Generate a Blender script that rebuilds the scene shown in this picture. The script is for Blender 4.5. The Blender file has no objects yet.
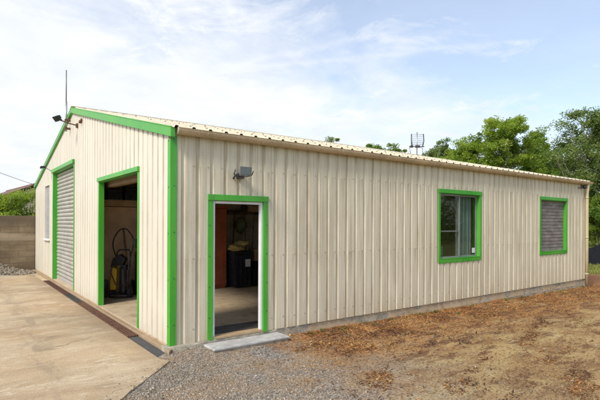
import bpy, math, random
import numpy as np
from mathutils import Vector, Matrix, noise as mnoise
R = math.radians
random.seed(7); rng = np.random.default_rng(7)
scene = bpy.context.scene
col = scene.collection

# ------------------------------------------------------------------ helpers
class MB:
    """collects shapes and links them as one mesh object"""
    def __init__(s): s.v = []; s.f = []; s.m = []; s.sm = []
    def face(s, pts, mi=0, smooth=False):
        b = len(s.v); s.v += [tuple(p) for p in pts]
        s.f.append(tuple(range(b, b + len(pts)))); s.m.append(mi); s.sm.append(smooth)
    def box(s, a, b, mi=0, M=None):
        x0, x1 = sorted((a[0], b[0])); y0, y1 = sorted((a[1], b[1])); z0, z1 = sorted((a[2], b[2]))
        P = [(x0,y0,z0),(x1,y0,z0),(x1,y1,z0),(x0,y1,z0),(x0,y0,z1),(x1,y0,z1),(x1,y1,z1),(x0,y1,z1)]
        if M is not None: P = [tuple(M @ Vector(p)) for p in P]
        k = len(s.v); s.v += P
        for f in ((0,3,2,1),(4,5,6,7),(0,1,5,4),(1,2,6,5),(2,3,7,6),(3,0,4,7)):
            s.f.append(tuple(k + i for i in f)); s.m.append(mi); s.sm.append(False)
        return s
    def prism(s, poly, ext, mi=0):
        """poly: list of 3D points (planar loop), ext: vector"""
        e = Vector(ext); n = len(poly); k = len(s.v)
        s.v += [tuple(p) for p in poly] + [tuple(Vector(p) + e) for p in poly]
        s.f.append(tuple(k + i for i in reversed(range(n)))); s.f.append(tuple(k + n + i for i in range(n)))
        s.m += [mi, mi]; s.sm += [False, False]
        for i in range(n):
            j = (i + 1) % n
            s.f.append((k+i, k+j, k+n+j, k+n+i)); s.m.append(mi); s.sm.append(False)
        return s
    def tube(s, pts, r, n=8, mi=0, cap=True):
        pts = [Vector(p) for p in pts]
        rs = r if isinstance(r, (list, tuple)) else [r] * len(pts)
        k = len(s.v); ref = None
        for i, p in enumerate(pts):
            d = (pts[min(i+1, len(pts)-1)] - pts[max(i-1, 0)]).normalized()
            if ref is None: ref = Vector((0,0,1)) if abs(d.z) < .9 else Vector((1,0,0))
            a = d.cross(ref)
            if a.length < 1e-4: a = d.orthogonal()
            a.normalize(); b = d.cross(a).normalized(); ref = b.cross(d) if False else ref
            for j in range(n):
                t = 2 * math.pi * j / n
                s.v.append(tuple(p + (a * math.cos(t) + b * math.sin(t)) * rs[i]))
        for i in range(len(pts) - 1):
            for j in range(n):
                q = (j + 1) % n
                s.f.append((k+i*n+j, k+i*n+q, k+(i+1)*n+q, k+(i+1)*n+j)); s.m.append(mi); s.sm.append(True)
        if cap:
            s.f.append(tuple(k + j for j in reversed(range(n)))); s.m.append(mi); s.sm.append(False)
            e = k + (len(pts) - 1) * n
            s.f.append(tuple(e + j for j in range(n))); s.m.append(mi); s.sm.append(False)
        return s
    def ball(s, c, rad, nu=12, nv=8, mi=0, jit=0, seed=0):
        rx, ry, rz = rad if isinstance(rad, (tuple, list)) else (rad,)*3
        k = len(s.v); c = Vector(c)
        def pt(t, p):
            d = Vector((math.sin(t)*math.cos(p), math.sin(t)*math.sin(p), math.cos(t)))
            q = 1 + (jit * mnoise.noise(d * 2.3 + Vector((seed, seed*1.7, 0))) if jit else 0)
            return (c.x + rx*d.x*q, c.y + ry*d.y*q, c.z + rz*d.z*q)
        s.v.append(pt(0, 0))
        for i in range(1, nv):
            for j in range(nu): s.v.append(pt(math.pi*i/nv, 2*math.pi*j/nu))
        s.v.append(pt(math.pi, 0)); last = len(s.v) - 1
        def add(f): s.f.append(f); s.m.append(mi); s.sm.append(True)
        for j in range(nu):
            q = (j+1) % nu
            add((k, k+1+j, k+1+q)); add((last, k+1+(nv-2)*nu+q, k+1+(nv-2)*nu+j))
            for i in range(nv-2):
                add((k+1+i*nu+j, k+1+(i+1)*nu+j, k+1+(i+1)*nu+q, k+1+i*nu+q))
        return s
    def build(s, name, mats, parent=None, bevel=0, seg=2, loc=None):
        me = bpy.data.meshes.new(name); me.from_pydata(s.v, [], s.f)
        if not isinstance(mats, (list, tuple)): mats = [mats]
        for m in mats: me.materials.append(m)
        me.polygons.foreach_set('material_index', s.m); me.polygons.foreach_set('use_smooth', s.sm); me.update()
        o = bpy.data.objects.new(name, me); col.objects.link(o)
        if loc is not None: o.location = loc
        if parent is not None: o.parent = parent
        if bevel:
            b = o.modifiers.new('bevel', 'BEVEL'); b.width = bevel; b.segments = seg; b.limit_method = 'ANGLE'; b.angle_limit = R(40)
            b.harden_normals = False
        return o

def np_mesh(name, V, F, mats, parent=None, tint=None, smooth=False, loc=None):
    """V (n,3), F (m,k) arrays -> one mesh object"""
    me = bpy.data.meshes.new(name); n, (m, k) = len(V), F.shape
    me.vertices.add(n); me.vertices.foreach_set('co', np.ascontiguousarray(V, np.float32).ravel())
    me.loops.add(m*k); me.loops.foreach_set('vertex_index', np.ascontiguousarray(F, np.int32).ravel())
    me.polygons.add(m); me.polygons.foreach_set('loop_start', np.arange(0, m*k, k, dtype=np.int32))
    if smooth: me.polygons.foreach_set('use_smooth', np.ones(m, bool))
    me.update(calc_edges=True); me.validate()
    if tint is not None:
        a = me.attributes.new('tint', 'FLOAT', 'POINT'); a.data.foreach_set('value', np.ascontiguousarray(tint, np.float32))
    for mt in (mats if isinstance(mats, (list, tuple)) else [mats]): me.materials.append(mt)
    o = bpy.data.objects.new(name, me); col.objects.link(o)
    if loc is not None: o.location = loc
    if parent is not None: o.parent = parent
    return o

def tag(o, label=None, cat=None, group=None, kind=None):
    if label: o['label'] = label
    if cat: o['category'] = cat
    if group: o['group'] = group
    if kind: o['kind'] = kind
    return o
def thing(name, label, cat, loc=(0,0,0), rz=0, group=None):
    o = bpy.data.objects.new(name, None); col.objects.link(o); o.empty_display_size = .2
    o.location = loc; o.rotation_euler.z = rz
    return tag(o, label, cat, group)

# ------------------------------------------------------------------ materials
class NT:
    def __init__(s, name):
        s.mat = bpy.data.materials.new(name); s.mat.use_nodes = True
        s.t = s.mat.node_tree; s.n = s.t.nodes; s.l = s.t.links
        s.b = s.n['Principled BSDF']; s.out = s.n['Material Output']
        s.co = None
    def new(s, ty, **kw):
        x = s.n.new(ty)
        for k, v in kw.items(): setattr(x, k, v)
        return x
    def coord(s, scale=(1,1,1), loc=(0,0,0), rot=(0,0,0), kind='Object'):
        if s.co is None: s.co = s.new('ShaderNodeTexCoord')
        m = s.new('ShaderNodeMapping'); m.inputs['Scale'].default_value = scale; m.inputs['Location'].default_value = loc
        m.inputs['Rotation'].default_value = rot
        s.l.new(s.co.outputs[kind], m.inputs['Vector']); return m.outputs[0]
    def noise(s, scale, detail=4, rough=.55, vec=None, dist=0):
        x = s.new('ShaderNodeTexNoise'); x.inputs['Scale'].default_value = scale; x.inputs['Detail'].default_value = detail
        x.inputs['Roughness'].default_value = rough; x.inputs['Distortion'].default_value = dist
        s.l.new(vec if vec is not None else s.coord(), x.inputs['Vector']); return x.outputs['Fac']
    def vor(s, scale, vec=None, out='Distance', feature='F1', rnd=1):
        x = s.new('ShaderNodeTexVoronoi', feature=feature); x.inputs['Scale'].default_value = scale
        x.inputs['Randomness'].default_value = rnd
        s.l.new(vec if vec is not None else s.coord(), x.inputs['Vector']); return x.outputs[out]
    def ramp(s, fac, stops):
        x = s.new('ShaderNodeValToRGB'); e = x.color_ramp.elements
        while len(e) < len(stops): e.new(.5)
        for q, (p, c) in zip(e, stops):
            q.position = p; q.color = (c, c, c, 1) if isinstance(c, (int, float)) else (*c, 1)
        s.l.new(fac, x.inputs[0]); return x.outputs[0]
    def mix(s, fac, a, b, mode='MIX'):
        x = s.new('ShaderNodeMix', data_type='RGBA', blend_type=mode)
        for i, v in ((0, fac), (6, a), (7, b)):
            if hasattr(v, 'is_linked'): s.l.new(v, x.inputs[i])
            elif isinstance(v, (int, float)): x.inputs[i].default_value = v if i == 0 else (v, v, v, 1)
            else: x.inputs[i].default_value = (*v, 1)
        return x.outputs[2]
    def math(s, op, a, b=None, clamp=False):
        x = s.new('ShaderNodeMath', operation=op, use_clamp=clamp)
        for i, v in ((0, a), (1, b)):
            if v is None: continue
            if hasattr(v, 'is_linked'): s.l.new(v, x.inputs[i])
            else: x.inputs[i].default_value = v
        return x.outputs[0]
    def sep(s, vec):
        x = s.new('ShaderNodeSeparateXYZ'); s.l.new(vec, x.inputs[0]); return x.outputs
    def bump(s, h, strength=.3, dist=.01):
        x = s.new('ShaderNodeBump'); x.inputs['Strength'].default_value = strength; x.inputs['Distance'].default_value = dist
        s.l.new(h, x.inputs['Height']); s.l.new(x.outputs[0], s.b.inputs['Normal'])
    def set(s, color=None, rough=None, metal=None, spec=None):
        for k, v in (('Base Color', color), ('Roughness', rough), ('Metallic', metal), ('Specular IOR Level', spec)):
            if v is None: continue
            if hasattr(v, 'is_linked'): s.l.new(v, s.b.inputs[k])
            else: s.b.inputs[k].default_value = (*v, 1) if isinstance(v, tuple) else v
        return s.mat

def simple(name, c, rough=.6, metal=0, var=.15, scale=6, spec=.5, bump=0):
    t = NT(name); n = t.noise(scale, 5, .6)
    d = tuple(x * (1 - var) for x in c); l = tuple(min(1, x * (1 + var)) for x in c)
    cc = t.ramp(n, [(.3, d), (.7, l)])
    f = t.noise(scale * 14, 3, .6)
    cc = t.mix(var * .8, cc, t.ramp(f, [(.35, 0.), (.65, 1.)]), 'SOFT_LIGHT')
    rr = t.math('ADD', t.math('MULTIPLY', n, .25), rough - .12, True)
    if bump: t.bump(f, bump, .004)
    return t.set(cc, rr, metal, spec)

M = {}
def cladding(name, base, dirt_amt, axis):
    """cream pre-painted sheet; runs of grey-brown dirt and a few rust runs, axis = horizontal axis of the wall"""
    t = NT(name)
    st = [1,1,1]; st[2] = .12
    v = t.coord((9 if axis == 0 else .3, .3 if axis == 0 else 9, .35))
    streak = t.noise(1.6, 6, .66, v, .35)
    big = t.noise(.55, 4, .55)
    fine = t.noise(42, 4, .6)
    v2 = t.coord((22 if axis == 0 else .3, .3 if axis == 0 else 22, .16))
    thin = t.noise(1.7, 4, .65, v2)
    xyz = t.sep(t.coord())
    low = t.ramp(xyz[2], [(0, 1.), (.14, .35), (.5, 0.)])
    c = t.mix(t.ramp(big, [(.35, 0.), (.68, .22)]), base, tuple(b * .86 for b in base))
    a = t.math('MULTIPLY', t.ramp(streak, [(.44, 0.), (.72, 1.)]), dirt_amt)
    c = t.mix(a, c, (.34, .275, .175))
    b = t.math('MULTIPLY', t.ramp(thin, [(.55, 0.), (.74, 1.)]), dirt_amt * .8)
    c = t.mix(b, c, (.22, .17, .105))
    rust = t.math('MULTIPLY', t.ramp(t.noise(1.2, 3, .5, t.coord((30 if axis == 0 else .3, .3 if axis == 0 else 30, .5), (3.3, 1.7, 2))), [(.68, 0.), (.80, 1.)]), dirt_amt * .8)
    c = t.mix(rust, c, (.23, .12, .05))
    # each sheet has weathered a little differently; runs start under the screw rows
    ax_ = xyz[axis]; wn = t.new('ShaderNodeTexWhiteNoise', noise_dimensions='1D'); t.l.new(t.math('FLOOR', t.math('MULTIPLY', t.math('ADD', ax_, .07), 1/1.035)), wn.inputs['W'])
    c = t.mix(t.math('MULTIPLY', wn.outputs[0], .22), c, tuple(b * .74 for b in base))
    for zr in ((2.345, 1.12) if axis == 0 else (1.9,)):
        dz = t.math('SUBTRACT', zr, xyz[2])
        run = t.math('MULTIPLY', t.ramp(dz, [(0., 0.), (.01, 1.), (.45, 0.)]), t.ramp(t.noise(1.0, 2, .5, t.coord((26 if axis == 0 else .2, .2 if axis == 0 else 26, .7), (zr, zr, 0))), [(.54, 0.), (.70, 1.)]))
        c = t.mix(t.math('MULTIPLY', run, dirt_amt * .9), c, (.25, .185, .105))
    patch = t.ramp(t.noise(.9, 5, .65, t.coord((1, 1, .6), (11, 3, 2))), [(.52, 0.), (.70, 1.)])
    c = t.mix(t.math('MULTIPLY', patch, dirt_amt * .5), c, (.37, .31, .20))
    lowd = t.math('MULTIPLY', t.math('MULTIPLY', low, t.ramp(t.noise(3, 4, .6), [(.3, .2), (.7, 1.)])), .35 + dirt_amt * .2)
    c = t.mix(lowd, c, (.42, .27, .12))
    c = t.mix(.12, c, t.ramp(fine, [(.3, 0.), (.7, 1.)]), 'SOFT_LIGHT')
    t.bump(t.noise(3, 3, .5), .10, .01)
    return t.set(c, t.math('ADD', t.math('MULTIPLY', streak, .25), .33), 0, .45)
M['clad_gable'] = cladding('cream_sheet', (.68, .645, .545), .16, 1)
M['clad_long'] = cladding('weathered_cream_sheet', (.695, .635, .485), .66, 0)
def valleymat(name, dark, light, axis):  # trapped dirt plus painted shade that keeps sunlit valley flanks dark
    t = NT(name); v = t.coord((3 if axis == 0 else .3, .3 if axis == 0 else 3, .55), (5, 2, 1))
    c = t.ramp(t.noise(1.5, 5, .65, v), [(.34, dark), (.62, light)])
    return t.set(c, .5, 0, .4)
M['valley'] = valleymat('grime_shade_valley', (.42, .36, .245), (.63, .57, .43), 0)
M['valley_g'] = valleymat('dust_shade_valley', (.44, .385, .29), (.60, .56, .455), 1)
def roofmat():
    t = NT('cream_roof_sheet')
    c = t.mix(t.ramp(t.noise(1.2, 5, .6), [(.4, 0.), (.7, .55)]), (.60, .53, .39), (.40, .34, .24))
    c = t.mix(t.ramp(t.noise(24, 4, .7), [(.57, 0.), (.72, .6)]), c, (.30, .26, .18))
    return t.set(c, .5, 0, .4)
M['roof'] = roofmat()
M['lining'] = simple('added_lining_board', (.48, .42, .33), .8, 0, .25, 2.5)
M['underside'] = simple('dull_roof_underside', (.22, .20, .18), .8, 0, .2, 2)
def greenmat():
    t = NT('bright_green_trim')
    n = t.noise(2.2, 4, .6)
    c = t.mix(t.ramp(n, [(.35, 0.), (.7, .4)]), (.030, .315, .016), (.060, .375, .028))
    c = t.mix(t.ramp(t.noise(13, 5, .7), [(.62, 0.), (.78, .35)]), c, (.09, .20, .05))
    fade = t.noise(1.1, 5, .65, t.coord((1.3, 1.3, .5), (4, 4, 1)))
    c = t.mix(t.ramp(fade, [(.36, 0.), (.68, .75)]), c, (.105, .41, .042))
    c = t.mix(t.ramp(t.noise(2.0, 5, .7, t.coord((14, 14, .5))), [(.52, 0.), (.74, .6)]), c, (.055, .16, .03))
    t.bump(t.math('ADD', t.noise(2.2, 3), t.math('MULTIPLY', t.noise(9, 2), .3)), .16, .012)
    return t.set(c, t.math('ADD', t.math('MULTIPLY', fade, .3), .20), 0, .55)
M['green'] = greenmat()
M['gutter'] = simple('sand_gutter', (.48, .365, .23), .5, 0, .22, 3)
M['downpipe'] = simple('yellowed_cream_pipe', (.50, .425, .27), .45, 0, .12, 3)
M['endcap'] = simple('pale_gutter_cap', (.72, .58, .45), .5)
M['white'] = simple('white_painted_frame', (.72, .72, .72), .35, 0, .08, 4)
M['screw'] = simple('dull_screw_head', (.42, .37, .28), .45, .4)
M['trimscrew'] = simple('dark_screw_head', (.03, .10, .025), .5)
M['black'] = simple('black_plastic', (.018, .018, .019), .45, 0, .3, 8)
M['blackgloss'] = simple('glossy_black_casing', (.016, .019, .026), .25, 0, .2, 5)
M['rubber'] = simple('black_rubber', (.022, .021, .02), .8, 0, .3, 12)
M['grey'] = simple('grey_metal_casing', (.17, .18, .18), .45, .3, .15)
M['steel'] = simple('dull_galvanised_steel', (.36, .36, .35), .45, .8, .2)
M['darksteel'] = simple('dark_weathered_steel', (.075, .07, .068), .5, .5, .25)
def rustmat(name, a, b):
    t = NT(name); n = t.noise(9, 6, .7)
    t.bump(n, .4, .004)
    return t.set(t.ramp(n, [(.3, a), (.7, b)]), .8, .15)
M['rust'] = rustmat('rusty_iron', (.065, .032, .020), (.20, .095, .050))
M['rustdark'] = rustmat('brown_rusted_plate', (.07, .035, .024), (.17, .075, .045))
M['tar'] = simple('dark_tar_filling', (.062, .060, .060), .85, 0, .3, 9, bump=.6)
M['pit'] = simple('dark_drain_silt', (.03, .022, .016), .95, 0, .4, 8)
M['slabw'] = simple('pale_step_slab', (.42, .405, .385), .8, 0, .26, 9, bump=.7)
def concrete(name, a, b, stain, scale=1.0):
    t = NT(name)
    n = t.noise(.9 * scale, 6, .62); f = t.noise(55, 4, .65)
    c = t.ramp(n, [(.3, a), (.68, b)])
    c = t.mix(t.ramp(t.noise(2.6 * scale, 6, .7, t.coord((1, 1, 1), (5, 3, 1))), [(.50, 0.), (.72, .75)]), c, stain)
    c = t.mix(.35, c, t.ramp(f, [(.3, 0.), (.7, 1.)]), 'SOFT_LIGHT')
    t.bump(t.math('ADD', t.math('MULTIPLY', f, .5), n), .35, .006)
    return t.set(c, .85, 0, .3)
M['plinth'] = concrete('mossy_grey_plinth', (.26, .225, .16), (.46, .41, .32), (.11, .092, .055), 5)
M['slab'] = concrete('worn_floor_concrete', (.42, .32, .20), (.55, .43, .285), (.24, .165, .10), 1.5)
def padmat():
    t = NT('sun_bleached_concrete')
    rot = (0, 0, R(-37))
    band = t.noise(1.0, 6, .62, t.coord((.45, 1.7, 1), rot=(0, 0, R(37))), .4)
    n2 = t.noise(2.8, 7, .68, t.coord((1, 1, 1), (4, 2, 0)))
    blot = t.noise(.55, 5, .55, t.coord((1, 1, 1), (9, 1, 0)))
    f = t.noise(70, 4, .7); sp = t.noise(190, 2, .6)
    c = t.ramp(band, [(.30, (.29, .21, .13)), (.5, (.45, .35, .225)), (.70, (.56, .455, .31))])
    c = t.mix(t.ramp(blot, [(.40, 0.), (.65, .60)]), c, (.40, .26, .135))
    c = t.mix(t.ramp(n2, [(.52, 0.), (.70, .60)]), c, (.31, .225, .14))
    pale = t.noise(4.5, 6, .72, t.coord((.5, 1.6, 1), (2, 7, 0), (0, 0, R(25))), 1.2)
    c = t.mix(t.ramp(pale, [(.54, 0.), (.66, .65)]), c, (.66, .57, .44))
    scr = t.noise(6, 5, .7, t.coord((.18, 3.2, 1), (1, 5, 0), (0, 0, R(40))))
    c = t.mix(t.ramp(scr, [(.60, 0.), (.68, .4)]), c, (.26, .18, .11))
    c = t.mix(.45, c, t.ramp(f, [(.3, 0.), (.7, 1.)]), 'SOFT_LIGHT')
    c = t.mix(t.ramp(sp, [(.66, 0.), (.74, .5)]), c, (.20, .15, .10))
    # a few hairline cracks
    wn_ = t.new('ShaderNodeTexNoise'); wn_.inputs['Scale'].default_value = 1.6; wn_.inputs['Detail'].default_value = 6; t.l.new(t.coord(), wn_.inputs['Vector'])
    cr = t.vor(.30, t.mix(.55, t.coord(), wn_.outputs['Color'], 'ADD'), 'Distance', 'DISTANCE_TO_EDGE')
    cr = t.math('ADD', cr, t.math('MULTIPLY', t.ramp(t.noise(.6, 3, .5, t.coord((1, 1, 1), (3, 3, 3))), [(.46, 0.), (.56, 1.)]), .05))
    c = t.mix(t.ramp(cr, [(0., .6), (.006, 0.)]), c, (.15, .11, .07))
    px = t.sep(t.coord())
    damp = t.ramp(t.math('ADD', t.math('MULTIPLY', px[0], -.9), t.math('MULTIPLY', t.math('SUBTRACT', t.noise(1.6, 5, .65), .5), 1.1)), [(.15, .6), (.55, 0.)])
    c = t.mix(damp, c, (.25, .175, .105))
    oil = t.ramp(t.noise(1.05, 3, .5, t.coord((1, 1, 1), (21, 4, 0)), .6), [(.66, 0.), (.74, .65)])
    c = t.mix(oil, c, (.20, .155, .11))
    # pale tyre scuffs that run along the building
    for o_ in (1.35, 2.9, 4.6):
        band_ = t.math('ABSOLUTE', t.math('ADD', t.math('ADD', px[0], o_), t.math('MULTIPLY', t.math('SUBTRACT', t.noise(.25, 2), .5), 1.6)))
        tm = t.math('MULTIPLY', t.ramp(band_, [(.05, 1.), (.16, 0.)]), t.ramp(t.noise(7, 5, .7, t.coord((1, .25, 1), (o_, 0, 0))), [(.44, 0.), (.62, .6)]))
        c = t.mix(tm, c, (.27, .205, .14) if o_ != 2.9 else (.58, .49, .37))
    t.bump(t.math('ADD', t.math('MULTIPLY', f, .5), n2), .4, .008)
    return t.set(c, .85, 0, .3)
M['pad'] = padmat()

def groundmat():
    t = NT('gravel_dirt_and_grass')
    P = t.sep(t.coord()); X, Y = P[0], P[1]
    wob = t.math('MULTIPLY', t.math('SUBTRACT', t.noise(.9, 5, .6), .5), 3.4)
    wob2 = t.math('MULTIPLY', t.math('SUBTRACT', t.noise(1.7, 5, .65, t.coord(loc=(7, 3, 0))), .5), 2.4)
    # dry dirt and straw
    n = t.noise(1.6, 7, .68, t.coord((.8, 1.5, 1), (0, 2, 0), (0, 0, R(-12))))
    f = t.noise(38, 5, .7); ff = t.noise(120, 3, .7)
    dirt = t.ramp(n, [(.28, (.15, .080, .038)), (.43, (.29, .18, .078)), (.58, (.40, .285, .128)), (.78, (.48, .375, .195))])
    # gravel
    v = t.vor(46, None, 'Color'); vs = t.new('ShaderNodeSeparateColor'); t.l.new(v, vs.inputs[0])
    gv = t.ramp(vs.outputs[0], [(0., (.10, .09, .078)), (.45, (.20, .185, .165)), (.8, (.30, .28, .25)), (1., (.44, .41, .37))])
    gv = t.mix(t.ramp(t.noise(1.4, 5, .6, t.coord(loc=(3, 8, 0))), [(.42, .1), (.62, .8)]), gv, (.31, .20, .105))
    # the grey gravel lies left of a ragged line that runs out from the wall
    gx = t.math('ADD', t.math('SUBTRACT', X, t.math('MULTIPLY', Y, .32)), wob)
    gm = t.ramp(t.math('MULTIPLY', t.math('ADD', gx, 2.0), .1), [(.32, 1.), (.62, 0.)])
    c = t.mix(gm, dirt, gv)
    # fallen leaves near the wall
    om = t.math('ADD', Y, t.math('MULTIPLY', wob2, .55))
    ob = t.ramp(t.math('ADD', t.math('MULTIPLY', om, .25), .5), [(.0, .05), (.20, .8), (.5, 1.)])
    ox = t.ramp(t.math('MULTIPLY', t.math('ADD', X, wob2), .1), [(.12, 0.), (.22, 1.)])
    lv = t.vor(30, t.coord((1, 1.3, 1), rot=(0, 0, .6)), 'Color'); ls = t.new('ShaderNodeSeparateColor'); t.l.new(lv, ls.inputs[0])
    lc = t.ramp(ls.outputs[1], [(0., (.07, .033, .016)), (.35, (.22, .092, .03)), (.7, (.38, .165, .045)), (1., (.50, .27, .09))])
    pat = t.ramp(t.noise(1.5, 5, .62, t.coord((.9, 1.6, 1), (1, 4, 0))), [(.30, .15), (.50, 1.)])
    c = t.mix(t.math('MULTIPLY', t.math('MULTIPLY', ob, ox), pat), c, lc)
    dk = t.ramp(t.noise(3.1, 7, .70, t.coord((.55, 1.7, 1), (6, 1, 0), (0, 0, R(-20)))), [(.50, 0.), (.60, .85)])
    dkx = t.ramp(t.math('MULTIPLY', t.math('ADD', X, wob), .1), [(.12, 0.), (.30, 1.)])
    c = t.mix(t.math('MULTIPLY', dk, dkx), c, (.135, .062, .030))
    # reddish earth, then the lawn past the far end of the building
    c = t.mix(t.ramp(t.math('MULTIPLY', t.math('ADD', X, t.math('MULTIPLY', wob, .3)), .04), [(.53, 0.), (.58, .8)]), c, (.25, .115, .06))
    gn = t.noise(.5, 6, .7, t.coord(loc=(2, 2, 0)))
    gr = t.ramp(gn, [(.3, (.14, .17, .035)), (.55, (.25, .25, .06)), (.75, (.34, .29, .10))])
    far = t.math('ADD', X, t.math('ADD', t.math('MULTIPLY', t.math('MAXIMUM', t.math('MULTIPLY', Y, -1), 0), .5), t.math('MULTIPLY', wob, .25)))
    c = t.mix(t.ramp(t.math('MULTIPLY', far, .04), [(.645, 0.), (.675, 1.)]), c, gr)
    back = t.math('MAXIMUM', t.math('MULTIPLY', t.math('SUBTRACT', Y, 13.5), .3), t.math('MULTIPLY', t.math('SUBTRACT', -8, Y), .2))
    c = t.mix(t.math('MINIMUM', t.math('MAXIMUM', back, 0), 1), c, gr)
    c = t.mix(.55, c, t.ramp(f, [(.3, 0.), (.7, 1.)]), 'SOFT_LIGHT')
    c = t.mix(.5, c, t.ramp(ff, [(.3, 0.), (.7, 1.)]), 'SOFT_LIGHT')
    t.bump(t.math('ADD', f, t.math('MULTIPLY', vs.outputs[2], .4)), .7, .012)
    return t.set(c, .95, 0, .2)
M['ground'] = groundmat()

def tinted(name, stops, rough=.8, transl=0, spec=.3):
    """colour read from the per-piece 'tint' attribute"""
    t = NT(name); a = t.new('ShaderNodeAttribute', attribute_name='tint')
    c = t.ramp(a.outputs['Fac'], stops)
    if transl:
        c2 = t.mix(.30, c, t.ramp(t.noise(1.1, 3, .5), [(.35, 0.), (.65, 1.)]), 'SOFT_LIGHT')
        t.set(c2, rough, 0, spec)
        tr = t.new('ShaderNodeBsdfTranslucent'); mx = t.new('ShaderNodeMixShader'); mx.inputs[0].default_value = transl
        tc = t.mix(1., c2, (1.7, 1.55, .6), 'MULTIPLY'); t.l.new(tc, tr.inputs[0])
        t.l.new(t.b.outputs[0], mx.inputs[1]); t.l.new(tr.outputs[0], mx.inputs[2]); t.l.new(mx.outputs[0], t.out.inputs[0])
        return t.mat
    return t.set(c, rough, 0, spec)
M['stone'] = tinted('loose_stone', [(0, (.105, .085, .062)), (.35, (.215, .18, .138)), (.7, (.33, .285, .22)), (.9, (.46, .41, .33)), (1, (.30, .18, .09))], .9)
M['leaflitter'] = tinted('fallen_leaf', [(0, (.045, .022, .013)), (.3, (.13, .055, .024)), (.6, (.28, .12, .036)), (.85, (.42, .215, .07)), (1, (.48, .33, .15))], .8)
M['straw'] = tinted('dry_grass_blade', [(0, (.18, .115, .055)), (.5, (.34, .25, .125)), (.9, (.46, .37, .20)), (1, (.20, .22, .05))], .85)
M['weed'] = tinted('weed_leaf', [(0, (.05, .09, .02)), (1, (.13, .18, .035))], .6, .3)
M['leaf_light'] = tinted('yellow_green_leaf', [(0, (.15, .235, .040)), (.5, (.24, .35, .065)), (1, (.34, .43, .10))], .5, .5)
M['leaf_mid'] = tinted('mid_green_leaf', [(0, (.10, .18, .036)), (.5, (.16, .265, .055)), (1, (.25, .34, .085))], .5, .46)
M['leaf_dark'] = tinted('grey_green_leaf', [(0, (.095, .15, .052)), (.5, (.165, .24, .085)), (1, (.25, .32, .13))], .55, .42)
M['bark'] = simple('grey_brown_bark', (.17, .14, .105), .9, 0, .35, 10, bump=.6)
M['barkpale'] = simple('pale_bark', (.34, .30, .24), .9, 0, .3, 8, bump=.5)

def blockmat():
    t = NT('stained_concrete_block')
    v = t.coord(rot=(R(90), 0, 0))
    b = t.new('ShaderNodeTexBrick'); t.l.new(v, b.inputs['Vector'])
    b.inputs['Color1'].default_value = (.33, .26, .165, 1); b.inputs['Color2'].default_value = (.27, .205, .13, 1)
    b.inputs['Mortar'].default_value = (.20, .16, .11, 1); b.inputs['Scale'].default_value = 1
    b.inputs['Brick Width'].default_value = .5; b.inputs['Row Height'].default_value = .205; b.inputs['Mortar Size'].default_value = .012
    b.inputs['Mortar Smooth'].default_value = .3
    z = t.sep(t.coord())[2]
    big = t.noise(1.3, 6, .65, t.coord((.7, 1, 1.6)))
    c = t.mix(t.ramp(big, [(.35, 0.), (.62, .9)]), b.outputs[0], (.15, .11, .068))
    c = t.mix(t.ramp(t.math('ADD', z, t.math('MULTIPLY', t.math('SUBTRACT', big, .5), .5)), [(0, 0.), (1, 0.)]), c, (.4, .35, .26))
    zz = t.math('MULTIPLY', t.math('ADD', z, t.math('MULTIPLY', big, .25)), 1 / 2.5)
    c = t.mix(t.ramp(t.math('ADD', z, t.math('MULTIPLY', t.math('SUBTRACT', t.noise(5, 5, .7, t.coord((2, 1, .5))), .5), .9)), [(.0, 0.), (.9, 0.), (1., .0)]), c, (.1, .08, .05))
    top = t.ramp(t.math('SUBTRACT', t.math('ADD', z, t.math('MULTIPLY', t.noise(3, 5, .7, t.coord((2.5, 1, .4))), .7)), 1.2), [(.35, 0.), (.75, .75)])
    c = t.mix(top, c, (.12, .095, .065))
    lt = t.ramp(zz, [(.43, 0.), (.46, .55), (.50, .55), (.535, 0.)])
    c = t.mix(lt, c, (.42, .35, .25))
    f = t.noise(60, 4, .7); c = t.mix(.4, c, t.ramp(f, [(.3, 0.), (.7, 1.)]), 'SOFT_LIGHT')
    t.bump(t.math('ADD', t.math('MULTIPLY', b.outputs['Fac'], -1.), t.math('MULTIPLY', f, .4)), .5, .012)
    return t.set(c, .92, 0, .2)
M['block'] = blockmat()
def tilemat():
    t = NT('brown_roof_tile')
    v = t.coord()
    b = t.new('ShaderNodeTexBrick'); t.l.new(v, b.inputs['Vector'])
    b.inputs['Color1'].default_value = (.25, .135, .09, 1); b.inputs['Color2'].default_value = (.17, .10, .07, 1)
    b.inputs['Mortar'].default_value = (.035, .022, .018, 1); b.inputs['Scale'].default_value = 1
    b.inputs['Brick Width'].default_value = .28; b.inputs['Row Height'].default_value = .33; b.inputs['Mortar Size'].default_value = .02
    c = t.mix(t.ramp(t.noise(1.5, 5, .6), [(.4, 0.), (.7, .5)]), b.outputs[0], (.10, .075, .06))
    t.bump(b.outputs['Fac'], -.5, .03)
    return t.set(c, .85)
M['tile'] = tilemat()
M['render'] = simple('beige_render', (.52, .44, .33), .9, 0, .12, 3)
M['rawwood'] = simple('plywood_board', (.60, .42, .26), .75, 0, .22, 2.5)
M['beam'] = simple('sawn_timber_beam', (.42, .29, .165), .75, 0, .2, 5)
M['redwood'] = simple('red_brown_wood', (.33, .085, .034), .5, 0, .3, 3)
M['tool'] = simple('worn_tool_wood', (.22, .15, .085), .7, 0, .3, 6)
M['sack'] = simple('yellowish_sacking', (.40, .30, .10), .85, 0, .35, 9, bump=.6)
M['yellow'] = simple('yellow_plastic', (.55, .36, .02), .45, 0, .12, 4)
M['blue'] = simple('dark_blue_plastic', (.03, .075, .20), .5, 0, .25, 5)
M['paper'] = simple('white_paper_label', (.62, .62, .62), .7, 0, .1, 20)
M['slat'] = simple('grey_cream_shutter_slat', (.42, .40, .36), .4, .15, .15, 4)
M['shutter'] = None
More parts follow.
